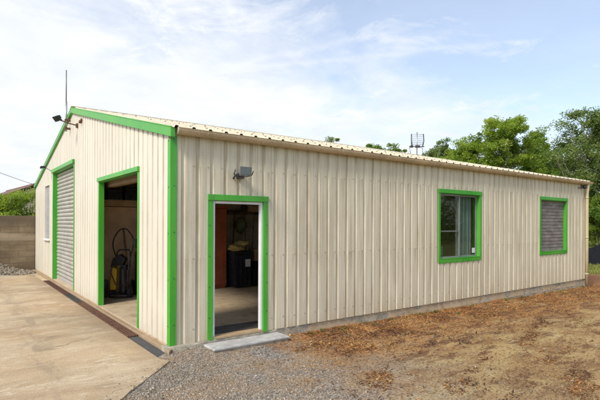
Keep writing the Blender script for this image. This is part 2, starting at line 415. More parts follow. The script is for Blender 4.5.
def shuttermat():
    t = NT('weathered_mauve_grey_slat')
    n = t.noise(2.5, 6, .65, t.coord((1.2, 1, 3)))
    c = t.ramp(n, [(.3, (.11, .092, .083)), (.55, (.20, .17, .152)), (.75, (.31, .27, .235))])
    c = t.mix(.3, c, t.ramp(t.noise(50, 3), [(.3, 0.), (.7, 1.)]), 'SOFT_LIGHT')
    return t.set(c, .65)
M['shutter'] = shuttermat()
def glassmat():
    t = NT('window_glass')
    t.set((.85, .9, .88), .02); t.b.inputs['Transmission Weight'].default_value = 1; t.b.inputs['IOR'].default_value = 1.45
    # thin pane: mirror reflection over clear transparency
    g = t.new('ShaderNodeBsdfGlossy'); g.inputs['Roughness'].default_value = .02
    tr = t.new('ShaderNodeBsdfTransparent'); tr.inputs[0].default_value = (.90, .94, .92, 1)
    lw = t.new('ShaderNodeLayerWeight'); lw.inputs[0].default_value = .5      # Schlick, the same from both faces of the pane
    k = t.math('ADD', t.math('MULTIPLY', t.math('POWER', lw.outputs['Facing'], 5.0), .9), .05, True)
    mx = t.new('ShaderNodeMixShader'); t.l.new(k, mx.inputs[0]); t.l.new(tr.outputs[0], mx.inputs[1]); t.l.new(g.outputs[0], mx.inputs[2])
    t.l.new(mx.outputs[0], t.out.inputs[0]); return t.mat
M['glass'] = glassmat()
M['lens'] = None
def lensmat():
    t = NT('bluish_lamp_glass'); t.set((.13, .18, .20), .12, 0, .7); return t.mat
M['lens'] = lensmat()
def netmat():
    t = NT('pale_net_curtain')
    w = t.new('ShaderNodeTexWave'); w.inputs['Scale'].default_value = 5; w.inputs['Distortion'].default_value = 3
    t.l.new(t.coord((1, 1, .15)), w.inputs['Vector'])
    return t.set(t.ramp(w.outputs['Fac'], [(.2, (.10, .135, .12)), (.8, (.19, .235, .22))]), .9)
M['net'] = netmat()
M['tarp'] = simple('black_plastic_sheet', (.008, .009, .012), .8, 0, .4, 3, spec=.15, bump=.5)
M['greybucket'] = simple('green_plastic_crate', (.05, .22, .12), .5, 0, .15, 5)

# ------------------------------------------------------------------ camera
YAW = .6444
cam_d = bpy.data.cameras.new('camera'); cam = bpy.data.objects.new('camera', cam_d); col.objects.link(cam)
cam.location = (-2.2382, -5.7491, 1.6); cam.rotation_euler = (R(90), 0, -YAW)
cam.rotation_euler = (Matrix.Rotation(-YAW, 3, 'Z') @ Matrix.Rotation(R(90), 3, 'X') @ Matrix.Rotation(.004, 3, 'Z')).to_euler()
cam_d.sensor_width = 36; cam_d.lens = 36 * 461.84 / 600; cam_d.shift_y = 22.516 / 600; cam_d.clip_end = 3000; cam_d.clip_start = .05
scene.camera = cam
CAM = Vector((-2.2382, -5.7491, 1.6)); FW = Vector((math.sin(YAW), math.cos(YAW), 0)); RT = Vector((math.cos(YAW), -math.sin(YAW), 0))

# ------------------------------------------------------------------ light
SUN_AZ = (-.92, -.30); SUN_EL = 42
L = math.hypot(*SUN_AZ); sd = Vector((SUN_AZ[0]/L*math.cos(R(SUN_EL)), SUN_AZ[1]/L*math.cos(R(SUN_EL)), math.sin(R(SUN_EL))))
sl = bpy.data.lights.new('sun', 'SUN'); so = bpy.data.objects.new('sun', sl); col.objects.link(so)
sl.energy = 2.45; sl.angle = R(16); sl.color = (1, .94, .84); so.location = (-20, -10, 30)
so.rotation_euler = sd.to_track_quat('Z', 'Y').to_euler()

w = bpy.data.worlds.new('World'); scene.world = w; w.use_nodes = True
nt = w.node_tree; N = nt.nodes; LK = nt.links; N.clear()
wo = N.new('ShaderNodeOutputWorld'); bg = N.new('ShaderNodeBackground'); LK.new(bg.outputs[0], wo.inputs[0])
sky = N.new('ShaderNodeTexSky'); sky.sky_type = 'NISHITA'; sky.sun_disc = False; sky.sun_elevation = R(SUN_EL)
sky.sun_rotation = math.atan2(sd.x, sd.y); sky.air_density = 1; sky.dust_density = 1.2; sky.ozone_density = 1.5
tc = N.new('ShaderNodeTexCoord')
def vm(op, a, b):
    x = N.new('ShaderNodeVectorMath'); x.operation = op
    for i, q in ((0, a), (1, b)):
        if hasattr(q, 'is_linked'): LK.new(q, x.inputs[i])
        else: x.inputs[i].default_value = q
    return x
def mm(op, a, b, clamp=False):
    x = N.new('ShaderNodeMath'); x.operation = op; x.use_clamp = clamp
    for i, q in ((0, a), (1, b)):
        if hasattr(q, 'is_linked'): LK.new(q, x.inputs[i])
        else: x.inputs[i].default_value = q
    return x.outputs[0]
def wnoise(vec, scale, detail, rough, dist=0):
    x = N.new('ShaderNodeTexNoise'); x.inputs['Scale'].default_value = scale; x.inputs['Detail'].default_value = detail
    x.inputs['Roughness'].default_value = rough; x.inputs['Distortion'].default_value = dist; LK.new(vec, x.inputs['Vector']); return x.outputs['Fac']
D = tc.outputs['Generated']
sx = N.new('ShaderNodeSeparateXYZ'); LK.new(D, sx.inputs[0])
den = mm('ADD', mm('MAXIMUM', sx.outputs[2], 0.0), .16)
cx_ = N.new('ShaderNodeCombineXYZ'); LK.new(mm('DIVIDE', sx.outputs[0], den), cx_.inputs[0]); LK.new(mm('DIVIDE', sx.outputs[1], den), cx_.inputs[1])
pl = cx_.outputs[0]                       # the cloud layer seen from below
Av = RT * .40 + Vector((0, 0, 1)) * .916 - FW * .31
g = vm('DOT_PRODUCT', D, tuple(Av)).outputs['Value']     # > 0: the clear part of the sky
n1 = wnoise(pl, 1.5, 8, .60, .5)
n2 = wnoise(pl, 5.5, 7, .62, .3)
mask = mm('ADD', mm('MULTIPLY', g, -3.7), mm('ADD', mm('MULTIPLY', mm('SUBTRACT', n1, .5), 2.0), mm('MULTIPLY', mm('SUBTRACT', n2, .5), .9)))
mask = mm('ADD', mask, .52)
n3 = wnoise(pl, 2.2, 9, .68, 1.2)
mask = mm('ADD', mask, mm('MULTIPLY', mm('MAXIMUM', mm('SUBTRACT', n3, .53), 0.0), 3.2))
# two thin vapour trails across the clear part
RTc = vm('DOT_PRODUCT', D, tuple(RT)).outputs['Value']; FWc = mm('MAXIMUM', vm('DOT_PRODUCT', D, tuple(FW)).outputs['Value'], .05)
u = mm('DIVIDE', RTc, FWc); v_ = mm('DIVIDE', sx.outputs[2], FWc)
wv = mm('MULTIPLY', mm('SUBTRACT', n2, .5), .03)
for (k, c0, wd, am) in ((.225, .372, .010, .17), (.105, .345, .009, .20)):
    dd = mm('ABSOLUTE', mm('SUBTRACT', mm('ADD', v_, wv), mm('ADD', mm('MULTIPLY', u, k), c0)), 0)
    tr_ = mm('MULTIPLY', mm('SUBTRACT', 1.0, mm('DIVIDE', dd, wd), True), am)
    mask = mm('ADD', mask, tr_)
cr = N.new('ShaderNodeValToRGB'); LK.new(mask, cr.inputs[0])
e = cr.color_ramp.elements; e[0].position = 0.05; e[0].color = (.34,)*3 + (1,); e[1].position = .95; e[1].color = (1,)*3 + (1,)
hz = mm('MAXIMUM', cr.outputs[0], mm('SUBTRACT', 1.0, mm('MULTIPLY', mm('MAXIMUM', sx.outputs[2], 0.0), 4.0), True))
shade = N.new('ShaderNodeValToRGB'); LK.new(wnoise(pl, 2.3, 7, .6, .2), shade.inputs[0])
e = shade.color_ramp.elements; e[0].position = .32; e[0].color = (3.95, 4.2, 4.6, 1); e[1].position = .62; e[1].color = (4.65, 4.75, 4.92, 1)
mx = N.new('ShaderNodeMix'); mx.data_type = 'RGBA'; LK.new(hz, mx.inputs[0]); LK.new(sky.outputs[0], mx.inputs[6]); LK.new(shade.outputs[0], mx.inputs[7])
LK.new(mx.outputs[2], bg.inputs[0]); bg.inputs[1].default_value = .15
scene.view_settings.view_transform = 'Standard'; scene.view_settings.look = 'None'; scene.view_settings.gamma = 1
scene.view_settings.exposure = 0.56; scene.view_settings.use_curve_mapping = False

# ------------------------------------------------------------------ ground
LX, WY, EH = 12.5, 12.05, 2.74          # the building: length along x, width along y, wall height
def gz(x, y):
    z = -.118 - .0105 * np.clip(x, 0, 13)
    return z
def onpad(x, y): return (y > 1.1 * (x + .12) - .38 if False else False)
xs = np.concatenate([np.array([-400, -150, -60, -30, -18]), np.arange(-12, 20.01, .12), np.array([21, 23, 26, 30, 40, 60, 120, 400.])])
ys = np.concatenate([np.array([-400, -120, -50, -25, -14]), np.arange(-8, 0.31, .10), np.array([.6, 3, 8, 13, 18, 26, 40, 70, 140, 400.])])
GX, GY = np.meshgrid(xs, ys, indexing='ij')
GZ = gz(GX, GY)
for i in range(GX.shape[0]):
    for j in range(GX.shape[1]):
        x, y = GX[i, j], GY[i, j]
        if -12.5 < x < 20.5 and -8.5 < y < .4:
            GZ[i, j] += .030 * mnoise.noise(Vector((x*.7, y*.7, 1))) + .014 * mnoise.noise(Vector((x*2.3, y*2.3, 5))) + .008 * mnoise.noise(Vector((x*5.5, y*5.5, 9)))
            # gravel banked up towards the step and the plinth
            if x < 1.5:
                e_ = -(y + .42) + (x + .17)*5.6/5.2      # distance outside the yard edge
                GZ[i, j] += .046 * max(0, min(1, 1 - (e_ - .05)/.9)) if e_ > -.3 else -.05
            if .2 < x < 1.9 and y > -.75: GZ[i, j] += .022 * max(0, min(1, (y + .75)/.35)) * min(1, (x-.2)/.2, (1.9-x)/.2)
            if -.6 < x < 13 and y > -.5: GZ[i, j] += .018 * max(0, (y + .5) / .5)
V = np.stack([GX, GY, GZ], -1).reshape(-1, 3); ny = len(ys)
I, J = np.meshgrid(np.arange(len(xs)-1), np.arange(ny-1), indexing='ij'); a = (I*ny + J).ravel()
F = np.stack([a, a+ny, a+ny+1, a+1], -1)
# no ground sheet right under the slab and pad (they lie above it anyway)
tag(np_mesh('ground', V, F, M['ground'], smooth=True), kind='structure')
def ground_z(x, y):
    x = np.asarray(x, float); y = np.asarray(y, float)
    i = np.clip(np.searchsorted(xs, x) - 1, 0, len(xs)-2); j = np.clip(np.searchsorted(ys, y) - 1, 0, ny-2)
    fx = (x - xs[i]) / (xs[i+1] - xs[i]); fy = (y - ys[j]) / (ys[j+1] - ys[j])
    return GZ[i,j]*(1-fx)*(1-fy) + GZ[i+1,j]*fx*(1-fy) + GZ[i,j+1]*(1-fx)*fy + GZ[i+1,j+1]*fx*fy

# concrete yard with a ragged diagonal edge
edge = []
for k in range(41):
    q = k / 40; x = -.17 - 5.2*q; y = -.42 - 5.6*q
    o_ = .012 * mnoise.noise(Vector((k*.9, 0, 3))) + .010 * mnoise.noise(Vector((k*2.7, 4, 3)))
    edge.append((x + o_, y - o_))
inner = [(-.235, 12.09), (-.235, -.28)]
pz = -.055
poly = inner + edge + [(-14, -6.05), (-14, 12.09)]
m = MB(); m.prism([(x, y, pz - .14) for x, y in poly][::-1] if False else [(x, y, pz - .14) for x, y in poly], (0, 0, .14))
tag(m.build('concrete_yard', M['pad']), kind='structure')
# apron strip between the drain and the wall
m = MB(); m.prism([(-.075, -.16, -.16), (-.001, -.06, -.16), (-.001, 12.05, -.16), (-.075, 12.05, -.16)], (0, 0, .138))
tag(m.build('concrete_apron', M['pad'], bevel=.008), kind='structure')

# ------------------------------------------------------------------ the building
shed = thing('metal_shed', 'low cream metal workshop building with bright green trims, open gable doorway and open side door', 'building')
PITCH = .207
def profile(u0, u1, start, depth=.017, wv=.036, ws=.012):
    """(u, offset) of a sheet with wide flats and narrow valleys; offset >= 0 goes into the wall"""
    pts = [(u0, 0, 0)]
    c = start
    while c < u1:
        for q, d, mt in ((c - wv/2 - ws, 0, 1), (c - wv/2, depth, 1), (c + wv/2, depth, 1), (c + wv/2 + ws, 0, 0)):
            if u0 < q < u1: pts.append((q, d, mt))
        c += PITCH
    pts.append((u1, 0, 0)); return pts
def sheet(m, pts, ztop, holes, P, z0=0.0, mats=(0, 1)):
    """vertical sheet: pts along u, holes (u0,u1,z0,z1), P(u,d,z)->xyz"""
    cuts = sorted({h for hh in holes for h in hh[:2]})
    full = []
    for (a, da, ma), (b, db, mb) in zip(pts, pts[1:]):
        us = [a] + [c for c in cuts if a < c < b] + [b]
        for p, q in zip(us, us[1:]):
            d0 = da + (db-da)*(p-a)/(b-a); d1 = da + (db-da)*(q-a)/(b-a); mid = (p+q)/2
            iv = [(z0, None)]
            for h in holes:
                if h[0] < mid < h[1]: iv = [(z0, h[2]), (h[3], None)]
            for lo, hi in iv:
                t0, t1 = (ztop(p), ztop(q)) if hi is None else (hi, hi)
                if t0 - lo < .001: continue
                m.face([P(p, d0, lo), P(q, d1, lo), P(q, d1, t1), P(p, d0, t0)], mats[1] if ma else mats[0])
# openings
OP = (1.30, 3.62, 0.0, 2.36); RO = (5.94, 8.71, 0.0, 2.95); GW = (9.30, 10.15, 1.10, 2.66)
DO = (.585, 1.42, 0.0, 1.92); W1 = (5.615, 7.02, .865, 2.215); W2 = (9.79, 11.215, .865, 2.215)
roofz = lambda y: 2.795 + .2354 * (min(y, WY - y) + .14)
gtop = lambda y: roofz(y) - .02
gh = [OP, RO, GW]; lh = [DO, W1, W2]
m = MB(); sheet(m, profile(0, WY, .264 - PITCH + .0), gtop, gh, lambda u, d, z: (d, u, z))
# screws in two rows
def screw(m, p, ax, mi=2, r=.008):
    n = 6; k = len(m.v); out = Vector((-1,0,0)) if ax == 0 else Vector((0,-1,0)); s1 = Vector((0,1,0)) if ax == 0 else Vector((1,0,0))
    ring = [Vector(p) + s1*math.cos(t*2*math.pi/n)*r + Vector((0,0,1))*math.sin(t*2*math.pi/n)*r for t in range(n)]
    m.v += [tuple(q + out*.001) for q in ring] + [tuple(q + out*.007) for q in ring]
    for i in range(n):
        j = (i+1) % n; m.f.append((k+i, k+j, k+n+j, k+n+i)); m.m.append(mi); m.sm.append(False)
    m.f.append(tuple(k+n+i for i in range(n))); m.m.append(mi); m.sm.append(False)
m.build('gable_wall', [M['clad_gable'], M['valley_g'], M['screw']], shed)
m = MB(); sheet(m, profile(0, LX, .166), lambda u: EH + .06, lh, lambda u, d, z: (u, d, z))
for zr in (.18, 1.12, 2.345):
    u = .166 - PITCH/2 + .045
    while u < LX - .1:
        if all(not (h[0]-.1 < u < h[1]+.1 and h[2]-.1 < zr < h[3]+.1) for h in lh) and u > .12: screw(m, (u, 0, zr + random.uniform(-.004, .004)), 1)
        u += PITCH
m.build('long_wall', [M['clad_long'], M['valley'], M['screw']], shed)
m = MB(); sheet(m, profile(0, LX, .2), lambda u: EH + .06, [], lambda u, d, z: (u, WY - d, z)); m.build('rear_wall', [M['clad_long'], M['valley']], shed)
m = MB(); sheet(m, profile(0, WY, .2), gtop, [], lambda u, d, z: (LX - d, u, z)); m.build('end_wall', [M['clad_long'], M['valley']], shed)
# inner lining boards, 6 cm inside, added to control light bounced indoors
for nm, holes, ztop, P, u1 in (('lining', gh, lambda y: roofz(y) - .06, lambda u, d, z: (.06, u, z), WY), ('lining', lh, lambda u: EH, lambda u, d, z: (u, .06, z), LX),
                           ('lining', [], lambda u: EH, lambda u, d, z: (u, WY - .06, z), LX), ('lining', [], lambda y: roofz(y) - .06, lambda u, d, z: (LX - .06, u, z), WY)):
    m = MB(); sheet(m, [(0.06, 0, 0)] + [(k, 0, 0) for k in np.arange(.5, u1 - .2, .5)] + [(u1 - .06, 0, 0)], ztop, holes, P, mats=(0, 0)); m.build(nm, M['lining'], shed)
# roof: two pitched sheets with raised ribs
RP = .2333
def roof_half(sgn):
    m = MB(); y0 = -.145; ym = WY/2
    pts = []; c = .254 - RP
    pts.append((-.035, 0))
    while c < LX + .05:
        for q, d in ((c-.036, 0), (c-.017, .034), (c+.017, .034), (c+.036, 0)):
            if -.035 < q < LX + .06: pts.append((q, d))
        c += RP
    pts.append((LX + .06, 0))
    def P(u, y, d): return (u, y if sgn > 0 else WY - y, roofz(y) + d)
    for (a, da), (b, db) in zip(pts, pts[1:]):
        for ya, yb in ((y0, 2.0), (2.0, 4.0), (4.0, ym)):
            f = [P(a, ya, da), P(b, ya, db), P(b, yb, db), P(a, yb, da)]
            m.face(f if sgn > 0 else f[::-1], 0)
    f = [P(-.03, y0 + .03, -.012), P(LX + .05, y0 + .03, -.012), P(LX + .05, ym, -.012), P(-.03, ym, -.012)]
    m.face(f[::-1] if sgn > 0 else f, 1)
    # screws on the ribs
    c = .254
    while c < LX:
        for yy in (y0 + .12, 1.5, 3.0, 4.5):
            q = P(c, yy, .034); m.box((q[0]-.01, q[1]-.01, q[2]), (q[0]+.01, q[1]+.01, q[2]+.012), 2)
        c += RP
    return m.build('roof_sheet', [M['roof'], M['underside'], M['screw']], shed)
roof_half(1); roof_half(-1)
rz = roofz(WY/2)
m = MB(); m.prism([(-.05, WY/2-.2, rz-.002), (-.05, WY/2, rz+.052), (-.05, WY/2+.2, rz-.002), (-.05, WY/2+.2, rz+.008-.02), (-.05, WY/2, rz+.036), (-.05, WY/2-.2, rz-.012)], (LX+.12, 0, 0))
m.build('ridge_cap', M['roof'], shed)
# verge trims (front gable, green) and the far gable's
for x0, x1 in ((-.052, .012), (LX-.01, LX+.05)):
    for s_ in (1, -1):
        ya, yb = -.12, WY/2; vh = .122 if s_ > 0 else .085
        Q = lambda y, dz: (x0, y if s_ > 0 else WY - y, roofz(y) + dz)
        m = MB(); m.prism([Q(ya, -vh), Q(yb - (.0015), -vh), Q(yb - .0015, -.004), Q(ya, -.004)], (x1 - x0, 0, 0))
        # folded lip on top of the verge
        m.prism([(x0-.004, *Q(ya+.004, -.0035)[1:]), (x0-.004, *Q(yb-.002, -.0035)[1:]), (x0-.004, *Q(yb-.002, .012)[1:]), (x0-.004, *Q(ya+.004, .012)[1:])], (.03, 0, 0))
        m.build('verge_trim', M['green'], shed, bevel=.004)
# corner trim: an L of two plates
m = MB(); m.box((-.012, .002, .0), (.0, .085, EH-.07)); m.box((-.012, -.012, .0), (.078, 0, EH-.03))
for z in np.arange(.25, 2.7, .6):
    screw(m, (-.012, .045, z), 0, 1); screw(m, (.04, -.012, z+.02), 1, 1)
m.build('corner_trim', [M['green'], M['trimscrew']], shed, bevel=.003)
m = MB(); m.box((-.012, WY-.05, 0), (0, WY+.012, EH-.07)); m.build('corner_trim', M['green'] if False else M['clad_gable'], shed, bevel=.003)
# plinth (one rough concrete strip) and floor slab
m = MB(); n = 150
def plin(u, z, k):  # rough front face of the plinth
    b = .012 + .012*mnoise.noise(Vector((u*1.7, z*6, k))) + .008*mnoise.noise(Vector((u*6, z*9, k)))
    lump = .085 * max(0, 1 - abs(u - .13)/.55) * (1 if z < -.03 else .55)
    return -b*1.3 - lump + .018 + .030*min(1, max(0, (u - 1.6)/.8))
zz = [-.001, -.03, -.10, -.18, -.34]
us = np.linspace(-.08, LX, n); base = len(m.v)
for u in us:
    for k, z in enumerate(zz): m.v.append((u, plin(u, z, 3), z + (.006*mnoise.noise(Vector((u*4, 0, 0))) if k == 0 else 0)))
    m.v.append((u, .12, -.001))
for i in range(n-1):
    for k in range(4): a = base + i*6 + k; m.f.append((a+1, a+7, a+6, a)); m.m.append(0); m.sm.append(True)
    a = base + i*6; m.f.append((a, a+6, a+11, a+5)); m.m.append(0); m.sm.append(True)
# rounded lump of mortar at the corner end
m.face([m.v[base+k] for k in (0, 1, 2, 3, 4)] + [(-.08, .1, -.34), (-.08, .1, -.001)])
m.box((LX-.05, .02, -.34), (LX+.02, WY, -.003))
m.build('plinth', M['plinth'], shed)
m = MB(); m.box((-.0, .03, -.16), (LX-.06, WY-.03, .0-.002)); m.build('floor_slab', M['slab'], shed)
# gutter with end cap, brackets; downpipe
m = MB(); gy, gzc, gr_ = -.085, 2.790, .068
prof = [(gy - .070, gzc + .012), (gy - .062, gzc + .012)]
outer = [(gy + gr_*math.cos(t)*1.0, gzc - gr_*math.sin(t)) for t in np.linspace(math.pi, 0, 13)]
inn = [(gy + (gr_-.006)*math.cos(t), gzc - (gr_-.006)*math.sin(t)) for t in np.linspace(0, math.pi, 13)]
loop = [(gy - gr_ - .006, gzc + .014)] + outer + [(gy + gr_, gzc + .01)] + inn + [(gy - gr_ + .006, gzc + .014)]
m.prism([(.055, y, z) for y, z in loop], (LX + .05, 0, 0)); g_ = m.build('gutter', M['gutter'], shed)
m = MB(); m.prism([(.040, y, z) for y, z in outer + [(gy + gr_, gzc + .016), (gy - gr_ - .008, gzc + .016)]], (.018, 0, 0)); m.build('end_cap', M['endcap'], g_)
for x in np.arange(.45, LX, .8):
    m = MB(); m.prism([(x, gy + (gr_+.005)*math.cos(t), gzc - (gr_+.005)*math.sin(t)) for t in np.linspace(math.pi, 0, 9)] + [(x, gy + gr_*math.cos(t), gzc - gr_*math.sin(t)) for t in np.linspace(0, math.pi, 9)], (.022, 0, 0)); m.build('bracket', M['gutter'], g_)
m = MB(); xp = 12.40
m.tube([(xp, gy, gzc-.05), (xp, gy, gzc-.14), (xp, -.065, gzc-.30), (xp, -.065, 1.3), (xp, -.065, -.14)], .043, 12)
for z in (2.35, 1.2, .15): m.tube([(xp, -.065, z-.018), (xp, -.065, z+.018)], .050, 12)
m.build('downpipe', M['downpipe'], shed)
# gable doorway: jambs, lintel, steel door housing behind
d_ = .085
op = MB(); opening = bpy.data.objects.new('doorway', None); col.objects.link(opening); opening.parent = shed
op.box((-.012, OP[0]-.055, .0), (-.001, OP[0], OP[3])); op.box((-.012, OP[0], 0), (d_, OP[0]+.012, OP[3])); op.build('jamb_trim', M['green'], opening, bevel=.003); op = MB()
op.box((-.012, OP[1], 0), (-.001, OP[1]+.055, OP[3])); op.box((-.012, OP[1]-.012, 0), (d_, OP[1], OP[3]))
op.build('jamb_trim', M['green'], opening, bevel=.003)
lm = MB(); lm.box((-.038, OP[0]-.06, OP[3]+.001), (-.001, OP[1]+.06, OP[3]+.075)); lm.box((-.001, OP[0], OP[3]-.012), (d_, OP[1], OP[3]-.001))
lm.build('lintel_trim', M['green'], opening, bevel=.004)
lm = MB(); lm.box((.17, OP[0]-.05, 2.275), (.30, OP[1]+.10, 2.335)); lm.box((.165, OP[0]-.08, 2.337), (.42, OP[1]+.12, 2.62)); lm.build('door_housing', M['tool'], opening, bevel=.004)
# roller door
ro = MB(); rd = .125
ro.box((-.012, RO[0]-.05, 0), (-.001, RO[0], RO[3])); ro.box((-.012, RO[0], 0), (rd, RO[0]+.012, RO[3]))
ro.box((-.012, RO[1], 0), (-.001, RO[1]+.05, RO[3])); ro.box((-.012, RO[1]-.012, 0), (rd, RO[1], RO[3]))
ro.box((-.05, RO[0]-.055, RO[3]+.001), (-.001, RO[1]+.055, RO[3]+.09)); ro.box((-.001, RO[0], RO[3]-.012), (rd, RO[1], RO[3]-.001))
rdo = ro.build('roller_door', M['green'], shed, bevel=.004)
cu = MB(); z = 0.01
while z < RO[3] - .02:
    q = [(rd-.008 - .026*math.sin(math.pi*t), z + .098*t) for t in np.linspace(0, 1, 6)]
    for (xa, za), (xb, zb) in zip(q, q[1:]):
        cu.face([(xa, RO[1]-.013, za), (xa, RO[0]+.013, za), (xb, RO[0]+.013, zb), (xb, RO[1]-.013, zb)], 0, True)
    z += .101
    cu.box((rd-.012, RO[0]+.013, z-.0025), (rd-.002, RO[1]-.013, z), 1)
cu.box((rd-.03, RO[0]+.013, .0), (rd-.012, RO[1]-.013, .06), 0)
cu.build('slat_curtain', [M['slat'], M['darksteel']], rdo)
# tall shuttered window near the far corner of the gable
gw = MB(); gd = .06
gw.box((-.008, GW[0]-.03, GW[2]-.02), (gd, GW[0], GW[3]+.02)); gw.box((-.008, GW[1], GW[2]-.02), (gd, GW[1]+.03, GW[3]+.02)); gw.box((-.008, GW[0], GW[3]), (gd, GW[1], GW[3]+.03))
gwo = gw.build('window', M['clad_gable'], shed, bevel=.003)
tag(gwo, 'tall narrow window with its pale shutter down')
cu = MB(); z = GW[2]
while z < GW[3] - .01:
    cu.box((gd-.02, GW[0]+.001, z+.002), (gd-.006, GW[1]-.001, min(z+.046, GW[3]))); z += .05
cu.build('shutter', simple('pale_grey_shutter', (.36, .36, .385), .5), gwo)
cu = MB(); cu.box((-.07, GW[0]-.06, GW[2]-.06), (gd, GW[1]+.06, GW[2]-.021)); cu.build('sill', M['white'], gwo, bevel=.006)
# round rusty vent under the peak
m = MB(); m.tube([(.0, 5.14, 3.80), (-.03, 5.14, 3.80)], .045, 12); m.tube([(-.03, 5.14, 3.80), (-.045, 5.14, 3.74)], .03, 8); m.build('vent', M['rust'], shed)
# side door: green surround, white frame, sill
m = MB()
m.box((DO[0]-.068, -.012, -.012), (DO[0]+.012, -.001, DO[3])); m.box((DO[1]-.012, -.012, -.012), (DO[1]+.064, -.001, DO[3]))
m.box((DO[0], .0, 0), (DO[0]+.012, .10, DO[3]-.03)); m.box((DO[1]-.012, .0, 0), (DO[1], .10, DO[3]-.03))
m.box((DO[0]-.07, -.024, DO[3]-.022), (DO[1]+.066, -.002, DO[3]+.060))
for z in np.arange(.3, 1.9, .42):
    for x in (DO[0]-.045, DO[1]+.04): screw(m, (x, -.012, z), 1, 1, .009)
dr = m.build('door_surround', [M['green'], M['trimscrew']], shed, bevel=.003)
m = MB(); m.box((DO[0]+.013, .016, .0), (DO[0]+.052, .075, DO[3]-.023)); m.box((DO[1]-.050, .016, .0), (DO[1]-.013, .075, DO[3]-.023)); m.box((DO[0]+.053, .016, DO[3]-.062), (DO[1]-.051, .075, DO[3]-.025))
m.build('frame', M['white'], dr, bevel=.004)
m = MB(); m.box((DO[0]+.044, .018, .80), (DO[0]+.0545, .05, .93)); m.box((DO[0]+.054, .022, .84), (DO[0]+.058, .045, .88)); m.build('latch_plate', M['steel'], dr, bevel=.002)
m = MB(); m.box((DO[0]+.0125, -.004, -.006), (DO[1]-.0125, .13, .028)); m.build('sill', M['beam'], dr, bevel=.005)
m = MB(); m.box((DO[0]-.02, .20, .001), (DO[1]+.3, .62, .012)); tag(m.build('dark_floor_strip', simple('dark_strip_surface', (.085, .075, .062), .95, 0, .35, 5)), 'thin dark strip on the floor just inside the side door', 'mat')  # thin dark sheet laid over the floor inside the threshold
# windows of the long wall
def window(W, dep, kind):
    m = MB(); b = .065
    m.box((W[0]-b, -.014, W[2]-b), (W[0], -.001, W[3])); m.box((W[1], -.014, W[2]-b), (W[1]+b, -.001, W[3]))
    m.box((W[0]-b-.008, -.026, W[3]-.004), (W[1]+b+.008, -.002, W[3]+.078)); m.box((W[0], -.014, W[2]-b), (W[1], -.001, W[2]))
    m.box((W[0]-.001, 0, W[2]), (W[0]+.010, dep, W[3]-.005)); m.box((W[1]-.010, 0, W[2]), (W[1]+.001, dep, W[3]-.005))
    m.box((W[0]+.011, .0, W[3]-.018), (W[1]-.011, dep, W[3]-.006)); m.box((W[0]+.011, -.02, W[2]), (W[1]-.011, dep, W[2]+.012))
    # scalloped lower edge that follows the sheet
    x = W[0] - b + .05
    while x < W[1] + b - .05:
        m.prism([(x-.045, -.013, W[2]-b-.0005), (x-.025, -.013, W[2]-b-.022), (x+.025, -.013, W[2]-b-.022), (x+.045, -.013, W[2]-b-.0005)], (0, .011, 0)); x += PITCH/2
    return m.build('window', M['green'], shed, bevel=.003)
w1 = window(W1, .10, 1); tag(w1, 'sliding glazed window in a deep green surround')
y0 = .115; xm = (W1[0] + W1[1]) / 2
def sash(x0, x1, ya, nm='sash'):
    m = MB(); t = .038; z0, z1 = W1[2]+.014, W1[3]-.020; t = .030
    m.box((x0, ya, z0), (x0+t, ya+.03, z1)); m.box((x1-t, ya, z0), (x1, ya+.03, z1)); m.box((x0+t, ya, z0), (x1-t, ya+.03, z0+t)); m.box((x0+t, ya, z1-t), (x1-t, ya+.03, z1))
    s_ = m.build(nm, M['darksteel'] if False else simple('grey_sash', (.20, .215, .20), .4), w1, bevel=.003)
    m = MB(); m.box((x0+t-.004, ya+.012, z0+t-.004), (x1-t+.004, ya+.018, z1-t+.004)); p_ = m.build('pane', M['glass'], s_)
    return s_
s1 = sash(W1[0]+.012, xm+.02, .030); s2 = sash(xm-.015, W1[1]-.012, .064)
m = MB(); m.box((W1[0]+.05, .036, 1.42), (xm-.018, .05, 1.445)); m.build('glazing_bar', M['grey'], s1)
m = MB(); m.box((W1[1]-.17, .0715, .95), (W1[1]-.06, .0745, 1.06)); m.build('sticker', M['paper'], s2)
m = MB()
zt, zb = W1[3]-.03, W1[2]+.03; nn = 60
for i in range(nn):
    xa = xm + .03 + (W1[1]-.06-xm-.03)*i/nn; xb = xm + .03 + (W1[1]-.06-xm-.03)*(i+1)/nn
    fy = lambda x: .145 + .018*math.sin(x*48) + .01*math.sin(x*21+1)
    m.face([(xa, fy(xa), zb), (xb, fy(xb), zb), (xb, fy(xb), zt), (xa, fy(xa), zt)], 0, True)
m.build('net_curtain', M['net'], w1)
w2 = window(W2, .10, 2); tag(w2, 'window closed off by weathered grey horizontal slats')
m = MB(); z = W2[2] + .014
while z < W2[3] - .03:
    h_ = .082; m.prism([(W2[0]+.012, .060, z), (W2[0]+.012, .080, z), (W2[0]+.012, .080, z+h_), (W2[0]+.012, .068, z+h_)], (W2[1]-W2[0]-.024, 0, 0)); z += .086
m.build('slats', M['shutter'], w2, bevel=.002)
# partition inside, shelf beam and steel posts
m = MB(); m.box((.07, 5.0, 0), (2.10, 5.06, 1.93)); m.build('plywood_partition', M['rawwood'], shed)
m = MB(); m.box((.07, 4.9, 1.945), (2.3, 5.1, 2.085)); m.build('shelf_beam', M['beam'], shed, bevel=.006)
m = MB(); m.box((.07, 5.9, 0), (9.0, 6.0, 4.1)); m.build('partition', M['lining'], shed)
m = MB(); m.box((2.1, 5.0, 0), (8.9, 5.1, 2.6)); m.build('board_wall', simple('dull_olive_board', (.56, .49, .37), .85, 0, .3, 2), shed)
for x in (2.2, 6.4):
    m = MB(); m.box((x-.06, 4.84, 0), (x+.06, 4.98, 2.75)); m.build('steel_post', M['darksteel'], shed)

